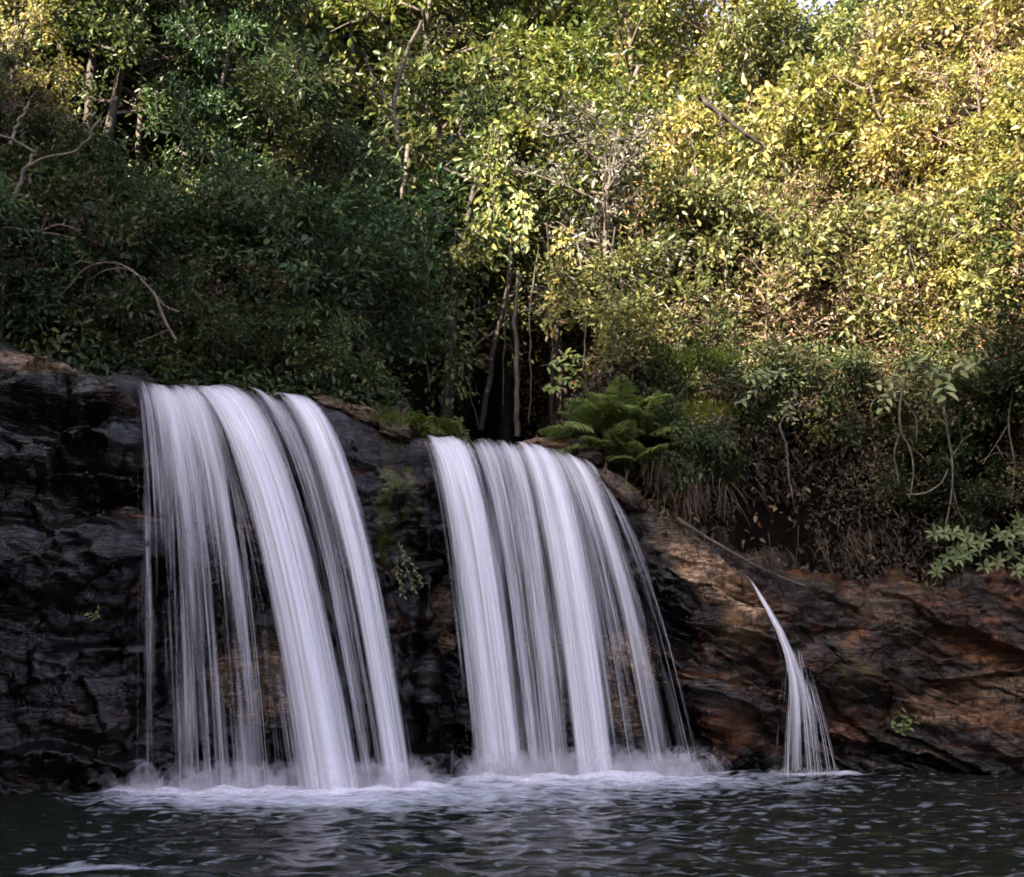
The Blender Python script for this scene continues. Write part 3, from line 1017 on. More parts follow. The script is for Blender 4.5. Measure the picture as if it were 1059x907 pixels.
foam_strip(mb, [(460, 12.1), (510, 12.08), (580, 12.1), (650, 12.15), (740, 12.3)], .52, .5, .045, seed=4, peak=1.2)
local(mb.build('splash', M['foam'], wf2))
mb = MB()
spray(mb, 600, mist_at(FC, CPK), h=(.05, .4), seed=5, wid=(.001, .0028), alpha=(.08, .32))
spray(mb, 2600, mist_at(FC, CPK), h=(.03, .36), seed=15, wid=(.010, .036), alpha=(.035, .14))
local(mb.build('spray', M['thread'], wf2))
mb = MB()
foam_strip(mb, [(785, 12.45), (830, 12.36), (870, 12.40), (905, 12.43)], .10, .15, .03, seed=5, nx=60, ny=14, peak=.7)
local(mb.build('splash', M['foam'], wf3))
mb = MB()
spray(mb, 300, lambda r: Pz(r.uniform(796, 866), 12.4, 0) + np.array([0, -r.rand() * .1, 0]), h=(.02, .13), seed=6, wid=(.003, .012), alpha=(.04, .18))
local(mb.build('spray', M['thread'], wf3))

# ------------------------------------------------------------------ vegetation prototypes
def skeleton(r, H, R, trunk_r, n_limb, lean=0.15, base_free=.25, rise=.5):
    """trunk, limbs and twigs; returns tube list and twig ends"""
    tubes, tips = [], []
    k = 9
    t = np.linspace(0, 1, k)
    th = r.rand() * 6.28
    wob = np.cumsum(r.normal(0, .035, (k, 2)), 0) * H * .35
    trunk = np.stack([lean * H * .4 * math.cos(th) * t ** 1.5 + wob[:, 0] * t, lean * H * .4 * math.sin(th) * t ** 1.5 + wob[:, 1] * t, H * .88 * t - .25], -1)
    tubes.append((trunk, trunk_r * (1 - .8 * t) + .006))
    ga = r.rand() * 6.28
    for i in range(n_limb):
        f = base_free + (1 - base_free) * (i + r.rand() * .7) / n_limb
        f = min(f, .98)
        p0 = np.array([np.interp(f, t, trunk[:, j]) for j in range(3)])
        ga += 2.4 + r.normal(0, .35)
        ln = R * (.55 + .6 * math.sin(math.pi * min(1, (f - base_free) / (1 - base_free) * .8 + .2))) * r.uniform(.7, 1.15)
        d = np.array([math.cos(ga), math.sin(ga), rise * r.uniform(.4, 1.5)])
        d /= np.linalg.norm(d)
        m = 6
        s = np.linspace(0, 1, m)
        limb = p0 + d * ln * s[:, None] + np.cumsum(r.normal(0, .05, (m, 3)), 0) * ln * .5 * s[:, None]
        limb[:, 2] -= .12 * ln * s ** 2
        tubes.append((limb, trunk_r * .42 * (1 - f * .4) * (1 - .8 * s) + .004))
        for j in range(r.randint(4, 7)):
            g0 = r.uniform(.3, 1.0)
            q0 = np.array([np.interp(g0, s, limb[:, c]) for c in range(3)])
            e = d * r.uniform(.2, 1) + r.normal(0, .6, 3) + [0, 0, .15]
            e /= np.linalg.norm(e)
            tl = ln * r.uniform(.22, .5)
            s2 = np.linspace(0, 1, 4)
            tw = q0 + e * tl * s2[:, None] + np.cumsum(r.normal(0, .04, (4, 3)), 0) * tl
            tw[:, 2] -= .1 * tl * s2 ** 2
            tubes.append((tw, trunk_r * .12 * (1 - .7 * s2) + .003))
            tips.append(tw)
        tips.append(limb[3:])
    return tubes, tips

def plant_meshes(name, seed, H, R, trunk_r, n_limb, leaf, mat, bark, per_twig=26, L=.11, aspect=.5, spread=.16, tint=(.0, 1.0), rise=.5, base_free=.2, droop=.2, lean=.15, clump=True, upward=.7):
    r = np.random.RandomState(seed)
    tubes, tips = skeleton(r, H, R, trunk_r, n_limb, lean, base_free, rise)
    wood = MB()
    for i, (p, rd) in enumerate(tubes):
        tube(wood, p, rd, 7 if i == 0 else 5)
    crown = MB()
    for tw in tips:
        n = max(4, int(per_twig * r.uniform(.5, 1.4)))
        s = r.rand(n) ** .7
        k = np.linspace(0, 1, len(tw))
        b = np.stack([np.interp(s, k, tw[:, c]) for c in range(3)], -1)
        off = r.normal(0, 1, (n, 3)) * spread * np.array([1, 1, .7])
        pos = b + off
        ax = unit(off) * .8 + unit(tw[-1] - tw[0]) * .5 + r.normal(0, .45, (n, 3))
        ax[:, 2] -= droop
        nr = r.normal(0, .55, (n, 3)) + np.array([0, 0, upward]) + unit(off) * .3
        ct = r.uniform(*tint) if clump else .5
        tn = np.clip(ct * .55 + .45 * r.uniform(tint[0], tint[1], n) + r.normal(0, .06, n), 0, 1)
        ll = L * r.uniform(.6, 1.3, n)
        leaves(crown, pos, ax, nr, ll, ll * aspect * r.uniform(.8, 1.2, n), tn)
    return wood.data(name + '_wood', M[bark]), crown.data(name + '_leaves', M[mat], smooth=False)

PROTO = {}
def proto(kind, n, **kw):
    PROTO[kind] = [plant_meshes(kind, 100 * len(PROTO) + i, **{k: (v(i) if callable(v) else v) for k, v in kw.items()}) for i in range(n)]

proto('dark_tree', 3, H=6.5, R=2.0, trunk_r=.13, n_limb=17, leaf=0, mat='dark', bark='bark_dark', per_twig=56, L=.145, aspect=.46, spread=.15, base_free=.36)
proto('blue_tree', 2, H=5.0, R=1.7, trunk_r=.09, n_limb=15, leaf=0, mat='blue', bark='bark_dark', per_twig=52, L=.115, aspect=.42, spread=.13, base_free=.15)
proto('mid_tree', 3, H=6.0, R=1.8, trunk_r=.11, n_limb=15, leaf=0, mat='mid', bark='bark', per_twig=52, L=.135, aspect=.5, spread=.15, base_free=.36)
proto('yellow_tree', 2, H=5.0, R=1.7, trunk_r=.08, n_limb=14, leaf=0, mat='yellow', bark='bark', per_twig=36, L=.13, aspect=.5, spread=.14, base_free=.3)
proto('grey_tree', 2, H=5.5, R=1.6, trunk_r=.07, n_limb=15, leaf=0, mat='grey', bark='bark', per_twig=22, L=.12, aspect=.38, spread=.14, base_free=.3)
proto('yellow_shrub', 3, H=2.4, R=1.15, trunk_r=.035, n_limb=13, leaf=0, mat='yellow', bark='bark', per_twig=34, L=.115, aspect=.5, spread=.12, base_free=.04, rise=.8)
proto('olive_shrub', 3, H=2.2, R=1.1, trunk_r=.03, n_limb=13, leaf=0, mat='olive', bark='bark', per_twig=32, L=.11, aspect=.46, spread=.12, base_free=.04, rise=.8)
proto('dry_shrub', 3, H=2.0, R=1.1, trunk_r=.028, n_limb=12, leaf=0, mat='dry', bark='root', per_twig=15, L=.095, aspect=.42, spread=.15, base_free=.04, rise=.7)
proto('dark_shrub', 3, H=2.0, R=1.15, trunk_r=.03, n_limb=12, leaf=0, mat='dark', bark='bark_dark', per_twig=40, L=.11, aspect=.48, spread=.12, base_free=.04, rise=.7)
proto('blue_shrub', 2, H=2.2, R=1.3, trunk_r=.03, n_limb=13, leaf=0, mat='blue', bark='bark_dark', per_twig=34, L=.105, aspect=.42, spread=.11, base_free=.03, rise=.6)

# ------------------------------------------------------------------ scatter over the hillside: every tree and shrub its own object
SPEC = {  # noun name, category, look
    'dark_tree': ('broadleaf_tree', 'tree', 'dark green broadleaf tree'),
    'blue_tree': ('broadleaf_tree', 'tree', 'bluish green small-leaved tree'),
    'mid_tree': ('broadleaf_tree', 'tree', 'fresh green leafy tree'),
    'yellow_tree': ('broadleaf_tree', 'tree', 'yellow-green sunlit tree'),
    'grey_tree': ('slender_tree', 'tree', 'thin grey-leaved tree'),
    'yellow_shrub': ('shrub', 'shrub', 'yellow-green leafy shrub'),
    'olive_shrub': ('shrub', 'shrub', 'pale olive shrub'),
    'dry_shrub': ('dry_shrub', 'shrub', 'brown half-dry twiggy shrub'),
    'dark_shrub': ('shrub', 'shrub', 'dark green shrub'),
    'blue_shrub': ('shrub', 'shrub', 'soft bluish green bush'),
}
PLANTS = []
prng = random.Random(21)
def plant(kind, base, scale, rz=None, tilt=0, zs=1.0):
    pm = PROTO[kind]
    wood, crown = pm[prng.randrange(len(pm))]
    nm, cat, look = SPEC[kind]
    o = bpy.data.objects.new(nm, None)
    COL.objects.link(o)
    o.empty_display_size = .2
    o.location = Vector(base) - Vector((0, 0, .05))
    o.rotation_euler = (tilt, 0, prng.random() * 6.28 if rz is None else rz)
    o.scale = (scale, scale, scale * zs)
    tree = cat == 'tree'
    link('trunk' if tree else 'stem', wood, o)
    link('crown' if tree else 'foliage', crown, o)
    H = {'dark_tree': 6.5, 'blue_tree': 5, 'mid_tree': 6, 'yellow_tree': 5, 'grey_tree': 5.5}.get(kind, 2.1) * scale * zs
    PLANTS.append((o, kind, proj((base[0], base[1], base[2] + H * .62)), base))
    return o

def pick(d):
    x = prng.random() * sum(d.values())
    for k, v in d.items():
        x -= v
        if x <= 0:
            return k
    return k

def mix_for(px, py):
    if px > 640:
        if py < 70: return {'yellow_tree': 2, 'grey_tree': 2.5, 'olive_shrub': 2, 'mid_tree': 1.2}
        if px < 770 and py > 240: return {'olive_shrub': 3, 'dark_shrub': 1.6, 'dry_shrub': 1.0, 'yellow_shrub': 1.5}
        if py < 330: return {'yellow_shrub': 5, 'olive_shrub': 3, 'dry_shrub': 1.6, 'yellow_tree': 1.0, 'dark_shrub': .5}
        if py < 420: return {'dry_shrub': 3.2, 'olive_shrub': 2.4, 'yellow_shrub': 1.0, 'dark_shrub': 1}
        return {'dry_shrub': 3, 'dark_shrub': 3, 'olive_shrub': .6}
    if px > 400:
        if py < 160: return {'mid_tree': 2.5, 'grey_tree': 3, 'yellow_tree': 1.5, 'dark_tree': 1.2}
        return {'grey_tree': 1.6, 'dark_tree': 3, 'mid_tree': 2}
    if py < 150: return {'mid_tree': 3, 'dark_tree': 2, 'grey_tree': 1.6, 'yellow_tree': .8, 'olive_shrub': .8}
    if py < 270: return {'dark_tree': 3, 'blue_tree': 1.6, 'mid_tree': 1.2, 'dark_shrub': 1.5, 'dry_shrub': 1.0, 'grey_tree': .6}
    return {'dark_shrub': 3, 'blue_shrub': 1.8, 'blue_tree': .4, 'dry_shrub': 1.1}

for py0 in range(-70, 560, 46):
    for px0 in range(-190, 1260, 60):
        px = px0 + prng.uniform(-26, 26) + (30 if (py0 // 46) % 2 else 0)
        py = py0 + prng.uniform(-20, 20)
        lip_here = np.interp(px, KN[:, 0], KN[:, 1])
        if py > lip_here - 4: continue
        if 846 < px < 930 and py < 50: continue
        ridge_gap = 800 < px < 985 and py < 140
        if 415 < px < 600 and py > 225: continue            # the dark gully
        if 590 <= px < 700 and py > lip_here - 55: continue   # the fern bank
        if 745 < px < 930 and py > 455: continue             # the hollow under the right bank
        hit = ray_terrain(px, py)
        if hit is None: continue
        kind = pick(mix_for(px, py))
        if ridge_gap and SPEC[kind][1] == 'tree': kind = 'olive_shrub'
        dist = hit[1]
        if px < 640 and SPEC[kind][1] == 'tree' and prng.random() < .35:
            continue
        if px < 400 and dist - lip_y(hit[0]) < 1.8 and SPEC[kind][1] == 'tree':
            kind = pick({'dark_shrub': 3, 'blue_shrub': 2, 'olive_shrub': .6})
        tree = SPEC[kind][1] == 'tree'
        if tree:
            s = prng.uniform(.7, 1.15) * min(1.0, .55 + .03 * (dist - 12))
            if px > 640: s *= .62
            if px < -5: s *= .5
        else:
            s = prng.uniform(.7, 1.2) * (.75 if dist < 14.5 else 1.0)
        near = hit[1] - lip_y(hit[0])
        if near < .8: s *= .7
        plant(kind, hit, s, tilt=prng.uniform(.0, .25) if not tree else prng.uniform(-.06, .06), zs=prng.uniform(.85, 1.2))

# trees that stand along the gully and close the dark hollow at its head
for px, Y, kind, s in ((455, 17.5, 'dark_tree', 1.0), (520, 20, 'dark_tree', 1.15), (585, 18.0, 'dark_tree', 1.0), (640, 16.5, 'mid_tree', .8), (480, 22, 'dark_tree', 1.2), (560, 23, 'mid_tree', 1.25), (625, 15.6, 'grey_tree', .8), (690, 24, 'grey_tree', 1.5), (760, 23, 'yellow_tree', 1.1), (745, 21, 'mid_tree', .9), (735, 25, 'grey_tree', 1.35), (670, 22, 'mid_tree', 1.2), (720, 22, 'yellow_tree', 1.0), (500, 26, 'dark_tree', 1.5), (550, 27, 'dark_tree', 1.5), (445, 25, 'mid_tree', 1.5), (600, 25, 'mid_tree', 1.4)):
    x = Pz(px, Y, 5)[0]
    plant(kind, np.array([x, Y, float(terrain(x, Y))]), s)
# shrubs that lean out over the undercut of the right bank
for px, s_, kind, dy in ((700, .55, 'dark_shrub', .5), (735, .6, 'dry_shrub', .7), (770, .6, 'dark_shrub', .9), (800, .6, 'olive_shrub', 1.0), (840, .65, 'dark_shrub', 1.0), (870, .6, 'dry_shrub', .95), (900, .65, 'dark_shrub', .95),
                         (935, .6, 'dry_shrub', .9), (960, .65, 'olive_shrub', .9), (990, .6, 'dark_shrub', .85), (1020, .65, 'dry_shrub', .85), (1050, .65, 'dark_shrub', .85), (1085, .7, 'dry_shrub', .85), (915, .5, 'dry_shrub', .6), (980, .5, 'dark_shrub', .5), (1040, .5, 'dry_shrub', .5)):
    x = Pz(px, 13.4, 3.8)[0]
    Y = float(lip_y(x)) + dy
    plant(kind, np.array([x, Y, float(terrain(x, Y))]), s_, rz=prng.uniform(-.5, .5), tilt=prng.uniform(.5, 1.0))
# the soft bushes above the left fall
for px, Y, s in ((285, 13.6, 1.0), (335, 13.9, 1.05), (378, 14.2, .9), (240, 14.2, .9), (370, 15.0, 1.2), (310, 15.2, 1.3)):
    x = Pz(px, Y, 5)[0]
    plant('blue_shrub', np.array([x, Y, float(terrain(x, Y))]), s)

# ------------------------------------------------------------------ undergrowth covering the slope
def build_undergrowth():
    r = np.random.RandomState(77)
    def cover(name, mat, n, test, L):
        mb = MB()
        X = r.uniform(-14, 17, n * 3); Y = r.uniform(11, 30, n * 3)
        k = (Y > lip_y(X) + .25) & test(X, Y) & (fbm(np.stack([X, Y, X * 0], -1) * .9, 3, 5) > -.22)
        X, Y = X[k][:n], Y[k][:n]
        Z = terrain(X, Y)
        m = len(X)
        pos = np.stack([X, Y, Z], -1) + np.abs(r.normal(0, .22, (m, 1))) * np.array([[-.1, -.75, .55]])
        ax = r.normal(0, .6, (m, 3)) + [0, -.5, -.1]
        nr = r.normal(0, .5, (m, 3)) + [0, -.5, .6]
        tn = np.clip(.5 + 1.2 * fbm(pos * .6, 2, 9) + r.normal(0, .16, m), 0, 1)
        ll = L * r.uniform(.6, 1.3, m)
        leaves(mb, pos, ax, nr, ll, ll * .48, tn)
        o = mb.build(name, M[mat], smooth=False)
        tag(o, kind='stuff')
        return o
    mb = MB()
    n = 26000
    X = r.uniform(.6, 9.5, n); S = r.uniform(.1, .95, n)
    k = X - chan_x(lip_y(X) + S) > 1.0
    X, S = X[k], S[k]; n = len(X)
    Y = lip_y(X) + np.maximum(S, .27)
    pos = np.stack([X, Y, terrain(X, Y) + .05], -1) + r.normal(0, 1, (n, 3)) * [.05, .05, .1] + np.abs(r.normal(0, .16, (n, 1))) * np.array([[0, -1, .1]])
    k = fbm(pos * .9, 3, 71) > -.12
    pos = pos[k]; n = len(pos)
    ll = .085 * r.uniform(.5, 1.4, n)
    leaves(mb, pos, r.normal(0, .6, (n, 3)) + [0, -.3, -.6], r.normal(0, .5, (n, 3)) + [0, -.7, .4], ll, ll * r.uniform(.2, .5, n), np.clip(.04 + .8 * fbm(pos * .8, 2, 9) + r.normal(0, .14, n), 0, 1))
    tag(mb.build('undergrowth', M['dry'], smooth=False), 'dead brown leaves and rootlets covering the steep bank above the right rock', 'undergrowth', kind='stuff')
    mb = MB()
    n = 22000
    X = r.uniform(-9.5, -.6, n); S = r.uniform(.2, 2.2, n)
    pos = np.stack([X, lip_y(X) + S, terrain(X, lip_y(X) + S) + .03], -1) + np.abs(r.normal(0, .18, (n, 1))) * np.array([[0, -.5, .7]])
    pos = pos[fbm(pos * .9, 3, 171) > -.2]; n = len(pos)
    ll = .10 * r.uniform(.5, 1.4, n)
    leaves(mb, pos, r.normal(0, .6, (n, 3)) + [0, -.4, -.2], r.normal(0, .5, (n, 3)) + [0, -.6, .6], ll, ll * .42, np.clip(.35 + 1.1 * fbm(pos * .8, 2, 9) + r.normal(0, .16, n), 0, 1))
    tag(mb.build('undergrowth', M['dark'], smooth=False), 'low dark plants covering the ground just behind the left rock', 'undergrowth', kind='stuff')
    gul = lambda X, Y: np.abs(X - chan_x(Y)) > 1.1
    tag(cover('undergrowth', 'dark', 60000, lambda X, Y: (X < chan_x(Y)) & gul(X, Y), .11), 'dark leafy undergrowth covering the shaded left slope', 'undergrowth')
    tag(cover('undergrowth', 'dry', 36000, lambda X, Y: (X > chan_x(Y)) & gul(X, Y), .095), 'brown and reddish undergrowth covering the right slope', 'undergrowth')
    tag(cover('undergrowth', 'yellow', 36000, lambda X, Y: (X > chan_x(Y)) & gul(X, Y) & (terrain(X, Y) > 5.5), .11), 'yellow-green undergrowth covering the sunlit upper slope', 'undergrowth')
build_undergrowth()

# ------------------------------------------------------------------ wood on the bank behind the camera
def build_woods():
    r = np.random.RandomState(9)
    cx_, cy_, ax = bank
    mb = MB()
    for i in range(46):
        a = -1 + 2 * (i + r.rand() * .8) / 46
        x = cx_ + ax[0] * a * 32 + r.normal(0, 1.6); y = cy_ + ax[1] * a * 32 + r.normal(0, 1.6)
        z = -3 + float(bank_crest(a)) * min(1, max(0, (1.02 - abs(a)) / .3))
        H = r.uniform(5.5, 8.5)
        tubes, tips = skeleton(r, H, 2.6, .22, 12, .1, .3, .5)
        for p, rd in tubes[:1]:
            pass
        for tw in tips:
            n = 26
            pos = tw[-1] + r.normal(0, .45, (n, 3)) + [x, y, z]
            ll = r.uniform(.35, .6, n)
            leaves(mb, pos, r.normal(0, 1, (n, 3)), r.normal(0, .6, (n, 3)) + [0, 0, .6], ll, ll * .6, r.rand(n))
    tag(mb.build('woods', M['dark'], smooth=False), 'dark wood on the bank behind the camera', 'woods', kind='stuff')
build_woods()

# ------------------------------------------------------------------ single plants, branches, roots and stones seen in the photo
def px_path(pts, Y, dY=0.0, n=24, wob=.02, seed=0):
    """smooth world path through photo points at distance Y (.. Y+dY)"""
    pts = np.array(pts, float)
    k = np.linspace(0, 1, len(pts))
    s = np.linspace(0, 1, n)
    pp = np.stack([np.interp(s, k, pts[:, 0]), np.interp(s, k, pts[:, 1])], -1)
    for _ in range(3):
        pp[1:-1] = .25 * pp[:-2] + .5 * pp[1:-1] + .25 * pp[2:]
    r = np.random.RandomState(seed)
    w = np.array([P(a, b, Y + dY * q) for (a, b), q in zip(pp, s)])
    w[1:-1] += fbm(np.stack([s[1:-1] * 9 + seed, s[1:-1] * 0, s[1:-1] * 0], -1), 2)[:, None] * wob * np.array([1, 1.5, 1])
    return w

def wood_thing(name, label, cat, limbs, Y, mat, r0=.03, r1=.01, group=None, dY=.3, seed=0, wob=.05):
    first = P(limbs[0][0][0], limbs[0][0][1], Y)
    o = None
    mb = MB()
    for i, l in enumerate(limbs):
        pth = px_path(l, Y + .05 * i, dY if i == 0 else dY * (.5 - (i % 3) * .5), n=20, wob=wob, seed=seed + i)
        s = np.linspace(0, 1, len(pth))
        a = r0 if i == 0 else r0 * .55
        tube(mb, pth, a + (r1 * (1 if i == 0 else .6) - a) * s, 7)
    o = mb.build(name, M[mat])
    return tag(o, label, cat, group)

wood_thing('bare_branch', 'pale bare bough bending up from the left edge, above the left rock', 'branch',
           [[(-25, 262), (4, 238), (14, 205), (28, 172), (36, 158)], [(28, 172), (48, 162), (80, 158), (94, 140), (104, 118)], [(36, 158), (20, 148), (-15, 132), (-40, 128)], [(10, 150), (18, 128), (30, 105)]], 12.0, 'root', .038, .02, seed=1)
wood_thing('bare_branch', 'short pale bough lying level under the bent bough at the left edge', 'branch', [[(-20, 236), (10, 236), (40, 240), (76, 246)], [(40, 240), (60, 232), (85, 238)]], 12.0, 'root', .03, .012, seed=5)
wood_thing('bare_branch', 'arching leafless branch hooked over the left rock ledge', 'branch',
           [[(182, 352), (160, 305), (140, 280), (118, 270), (96, 272), (78, 285), (64, 308), (48, 322)], [(150, 290), (128, 276), (106, 280), (92, 290)], [(160, 305), (172, 318), (186, 322)], [(128, 275), (134, 298)], [(96, 272), (80, 270), (70, 280)], [(176, 340), (158, 348), (138, 356)]], 11.95, 'root', .018, .008, seed=9)
wood_thing('tree_trunk', 'leaning brown trunk high above the gap between the two big falls', 'trunk', [[(412, 215), (416, 160), (405, 110), (418, 60), (436, 22)], [(405, 110), (385, 80), (375, 50)]], 17.2, 'bark_dark', .05, .03, seed=12)
wood_thing('tree_trunk', 'thin straight brown trunk rising from behind the lip of the middle fall', 'trunk', [[(535, 452), (534, 420), (535, 385), (532, 330), (536, 280)]], 15.2, 'bark', .045, .03, dY=.2, seed=15)
wood_thing('tree_trunk', 'dim slanting trunk in the dark gully left of the thin straight trunk', 'trunk', [[(497, 445), (505, 400), (512, 350), (528, 290), (533, 250)]], 16.5, 'bark_dark', .05, .03, seed=18)
wood_thing('tree_trunk', 'dim upright trunk in the dark gully right of the thin straight trunk', 'trunk', [[(572, 450), (570, 400), (576, 350), (572, 300)]], 17, 'bark_dark', .05, .03, seed=20)
wood_thing('tree_trunk', 'tall thin pale trunk standing up into the patch of sky', 'trunk', [[(914, 205), (913, 150), (911, 100), (906, 50), (896, 5), (890, -30)]], 17.8, 'bark_pale', .04, .022, seed=22)
wood_thing('tree_trunk', 'shorter pale trunk beside the tall thin one on the sunlit slope', 'trunk', [[(923, 190), (921, 140), (919, 110), (921, 85), (916, 55)]], 17.6, 'bark_pale', .032, .02, seed=24)
wood_thing('dark_branch', 'dark slanting branch across the yellow sunlit leaves', 'branch', [[(722, 100), (745, 118), (768, 136), (792, 153)], [(745, 118), (748, 140)], [(735, 108), (740, 90)]], 16.2, 'bark_dark', .05, .025, seed=26)
wood_thing('dark_branch', 'dark branch near the right edge, level with the slanting dark branch', 'branch', [[(1002, 130), (1024, 122), (1048, 118), (1080, 104)], [(1024, 122), (1040, 108)]], 15.9, 'bark_dark', .05, .03, seed=29)
wood_thing('dark_branch', 'thin dark bough sloping down at the top right corner', 'branch', [[(1015, 0), (1034, 40), (1052, 82), (1070, 110)]], 16.6, 'bark_dark', .04, .03, seed=31)
wood_thing('tree_trunk', 'pale leaning trunk showing through leaves above the middle fall', 'trunk', [[(628, 152), (638, 128), (648, 105), (660, 70)]], 16.2, 'bark', .05, .035, seed=33)
wood_thing('tree_trunk', 'grey trunk among leaves high above the left fall', 'trunk', [[(411, 265), (414, 225), (418, 190), (422, 150)]], 16.3, 'bark', .05, .035, seed=36)
wood_thing('dead_twig', 'spray of grey dead twigs above the ferns', 'twig', [[(625, 272), (650, 282), (675, 300), (700, 330)], [(630, 262), (660, 278), (690, 290)], [(640, 280), (655, 300), (672, 318)], [(650, 282), (668, 278), (690, 282)]], 14.4, 'bark_pale', .012, .005, seed=38)

LG = 'lianas hanging over the dark gully'
LIA = ['first of eight from the left', 'second from the left', 'third from the left', 'fourth from the left', 'fifth from the left', 'sixth from the left', 'seventh from the left', 'last on the right']
for i_, (px_, y0_, y1_, Y_) in enumerate([(440, 215, 405, 14.9), (463, 235, 430, 15.2), (489, 265, 440, 15.6), (523, 240, 420, 15.0), (551, 255, 440, 14.8), (568, 230, 400, 15.1), (604, 250, 420, 14.4), (632, 235, 395, 14.2)]):
    r_ = random.Random(i_)
    b_ = r_.uniform(-12, 12)
    wood_thing('liana', 'thin brown liana hanging over the dark gully, ' + LIA[i_], 'liana', [[(px_ - b_, y0_), (px_ + r_.uniform(-5, 5), y0_ + (y1_ - y0_) * .35), (px_ + r_.uniform(-7, 7), y0_ + (y1_ - y0_) * .7), (px_ + b_ * .5, y1_)]], Y_, ('bark', 'bark_dark')[i_ % 2], .012, .008, LG, .1, 200 + i_, .06)
ROOTG = 'roots hanging under the right bank'
wood_thing('hanging_root', 'single pale root hanging straight down in the dark hollow above the small fall', 'root', [[(806, 440), (814, 462), (815, 490), (820, 516)], [(806, 440), (822, 408), (820, 395)], [(822, 408), (828, 430)], [(815, 470), (808, 478)]], 13.15, 'root', .014, .008, ROOTG, .1, 40, .03)
wood_thing('hanging_root', 'forked crooked pale root hanging below the big-leaved sprig', 'root', [[(935, 392), (930, 420), (930, 448), (942, 462), (946, 490), (940, 515)], [(930, 448), (924, 470), (930, 500)], [(932, 410), (948, 432), (948, 456)], [(942, 462), (960, 478)]], 12.95, 'root', .017, .009, ROOTG, .1, 44, .03)
wood_thing('hanging_root', 'long brown root hanging right of the forked crooked root', 'root', [[(976, 420), (980, 450), (986, 480), (984, 515), (978, 545)], [(986, 470), (996, 455), (1006, 448)], [(984, 500), (992, 530), (1000, 545)]], 12.95, 'root', .016, .008, ROOTG, .1, 49, .03)
wood_thing('hanging_root', 'tangled brown roots hanging beside the right edge', 'root', [[(1048, 400), (1042, 440), (1050, 480), (1046, 520)], [(1042, 440), (1030, 460), (1016, 480)], [(1050, 470), (1030, 468), (1012, 478)], [(1055, 430), (1062, 470), (1058, 510)], [(1030, 460), (1044, 484), (1056, 498)]], 12.85, 'root', .014, .007, ROOTG, .1, 53, .03)
wood_thing('hanging_root', 'thin curved root sagging between the forked root and the long brown root', 'root', [[(938, 512), (958, 510), (974, 500), (980, 486)]], 12.9, 'root', .011, .007, ROOTG, .1, 60, .02)
wood_thing('fallen_branch', 'dark stick lying along the rock edge above the small fall', 'branch', [[(700, 536), (740, 562), (790, 590), (832, 606)], [(770, 580), (790, 576)]], 12.95, 'root', .025, .012, None, .1, 62, .02)

# leafy sprigs (own small plants)
def sprig(name, label, cat, stems, Y, mat, L, aspect=.5, n=14, group=None, seed=0, fan=.05, whorl=False, fwd=.25):
    """stems through photo points carrying leaves; parts: stem, leaves"""
    o = empty(name, P(stems[0][0][0], stems[0][0][1], Y), label, cat, group)
    r = np.random.RandomState(seed)
    sm, lv = MB(), MB()
    for i, st in enumerate(stems):
        p = px_path(st, Y, -fwd, n=14, wob=.015, seed=seed + i)
        s = np.linspace(0, 1, 14)
        tube(sm, p, .007 - .004 * s, 5)
        if whorl:
            for c in np.linspace(.25, 1, max(2, n // 6)):
                ctr = np.array([np.interp(c, s, p[:, j]) for j in range(3)])
                a0 = r.rand() * 6
                kk = 6
                th = a0 + np.arange(kk) * 2 * math.pi / kk + r.normal(0, .15, kk)
                ax = np.stack([np.cos(th), -.35 + .35 * np.sin(th) * .6, np.sin(th) * .8], -1)
                nr = np.tile([.1, -1, .7], (kk, 1)) + r.normal(0, .15, (kk, 3))
                leaves(lv, np.tile(ctr, (kk, 1)) + ax * .01, ax, nr, L * r.uniform(.8, 1.15, kk), L * aspect * r.uniform(.9, 1.1, kk), r.uniform(.2, .95, kk))
        else:
            c = np.linspace(.12, 1, n)
            ctr = np.stack([np.interp(c, s, p[:, j]) for j in range(3)], -1)
            tn = unit(np.gradient(ctr, axis=0))
            side = unit(np.cross(tn, [0, -1, .3]))
            sg = np.where(np.arange(n) % 2 == 0, 1, -1)[:, None]
            ax = side * sg * .8 + tn * .55 + r.normal(0, .2, (n, 3)) + [0, -.2, -.15]
            nr = np.tile([0, -.8, .8], (n, 1)) + r.normal(0, .3, (n, 3))
            leaves(lv, ctr + r.normal(0, fan, (n, 3)) * .3, ax, nr, L * r.uniform(.75, 1.2, n), L * aspect, r.uniform(.15, 1, n))
    inv = Matrix.Translation(-o.location)
    for m_, nm, mt in ((sm, 'stem', 'bark'), (lv, 'leaves', mat)):
        ob = m_.build(nm, M[mt], o, smooth=(nm == 'stem'))
        ob.matrix_parent_inverse = inv
    return o

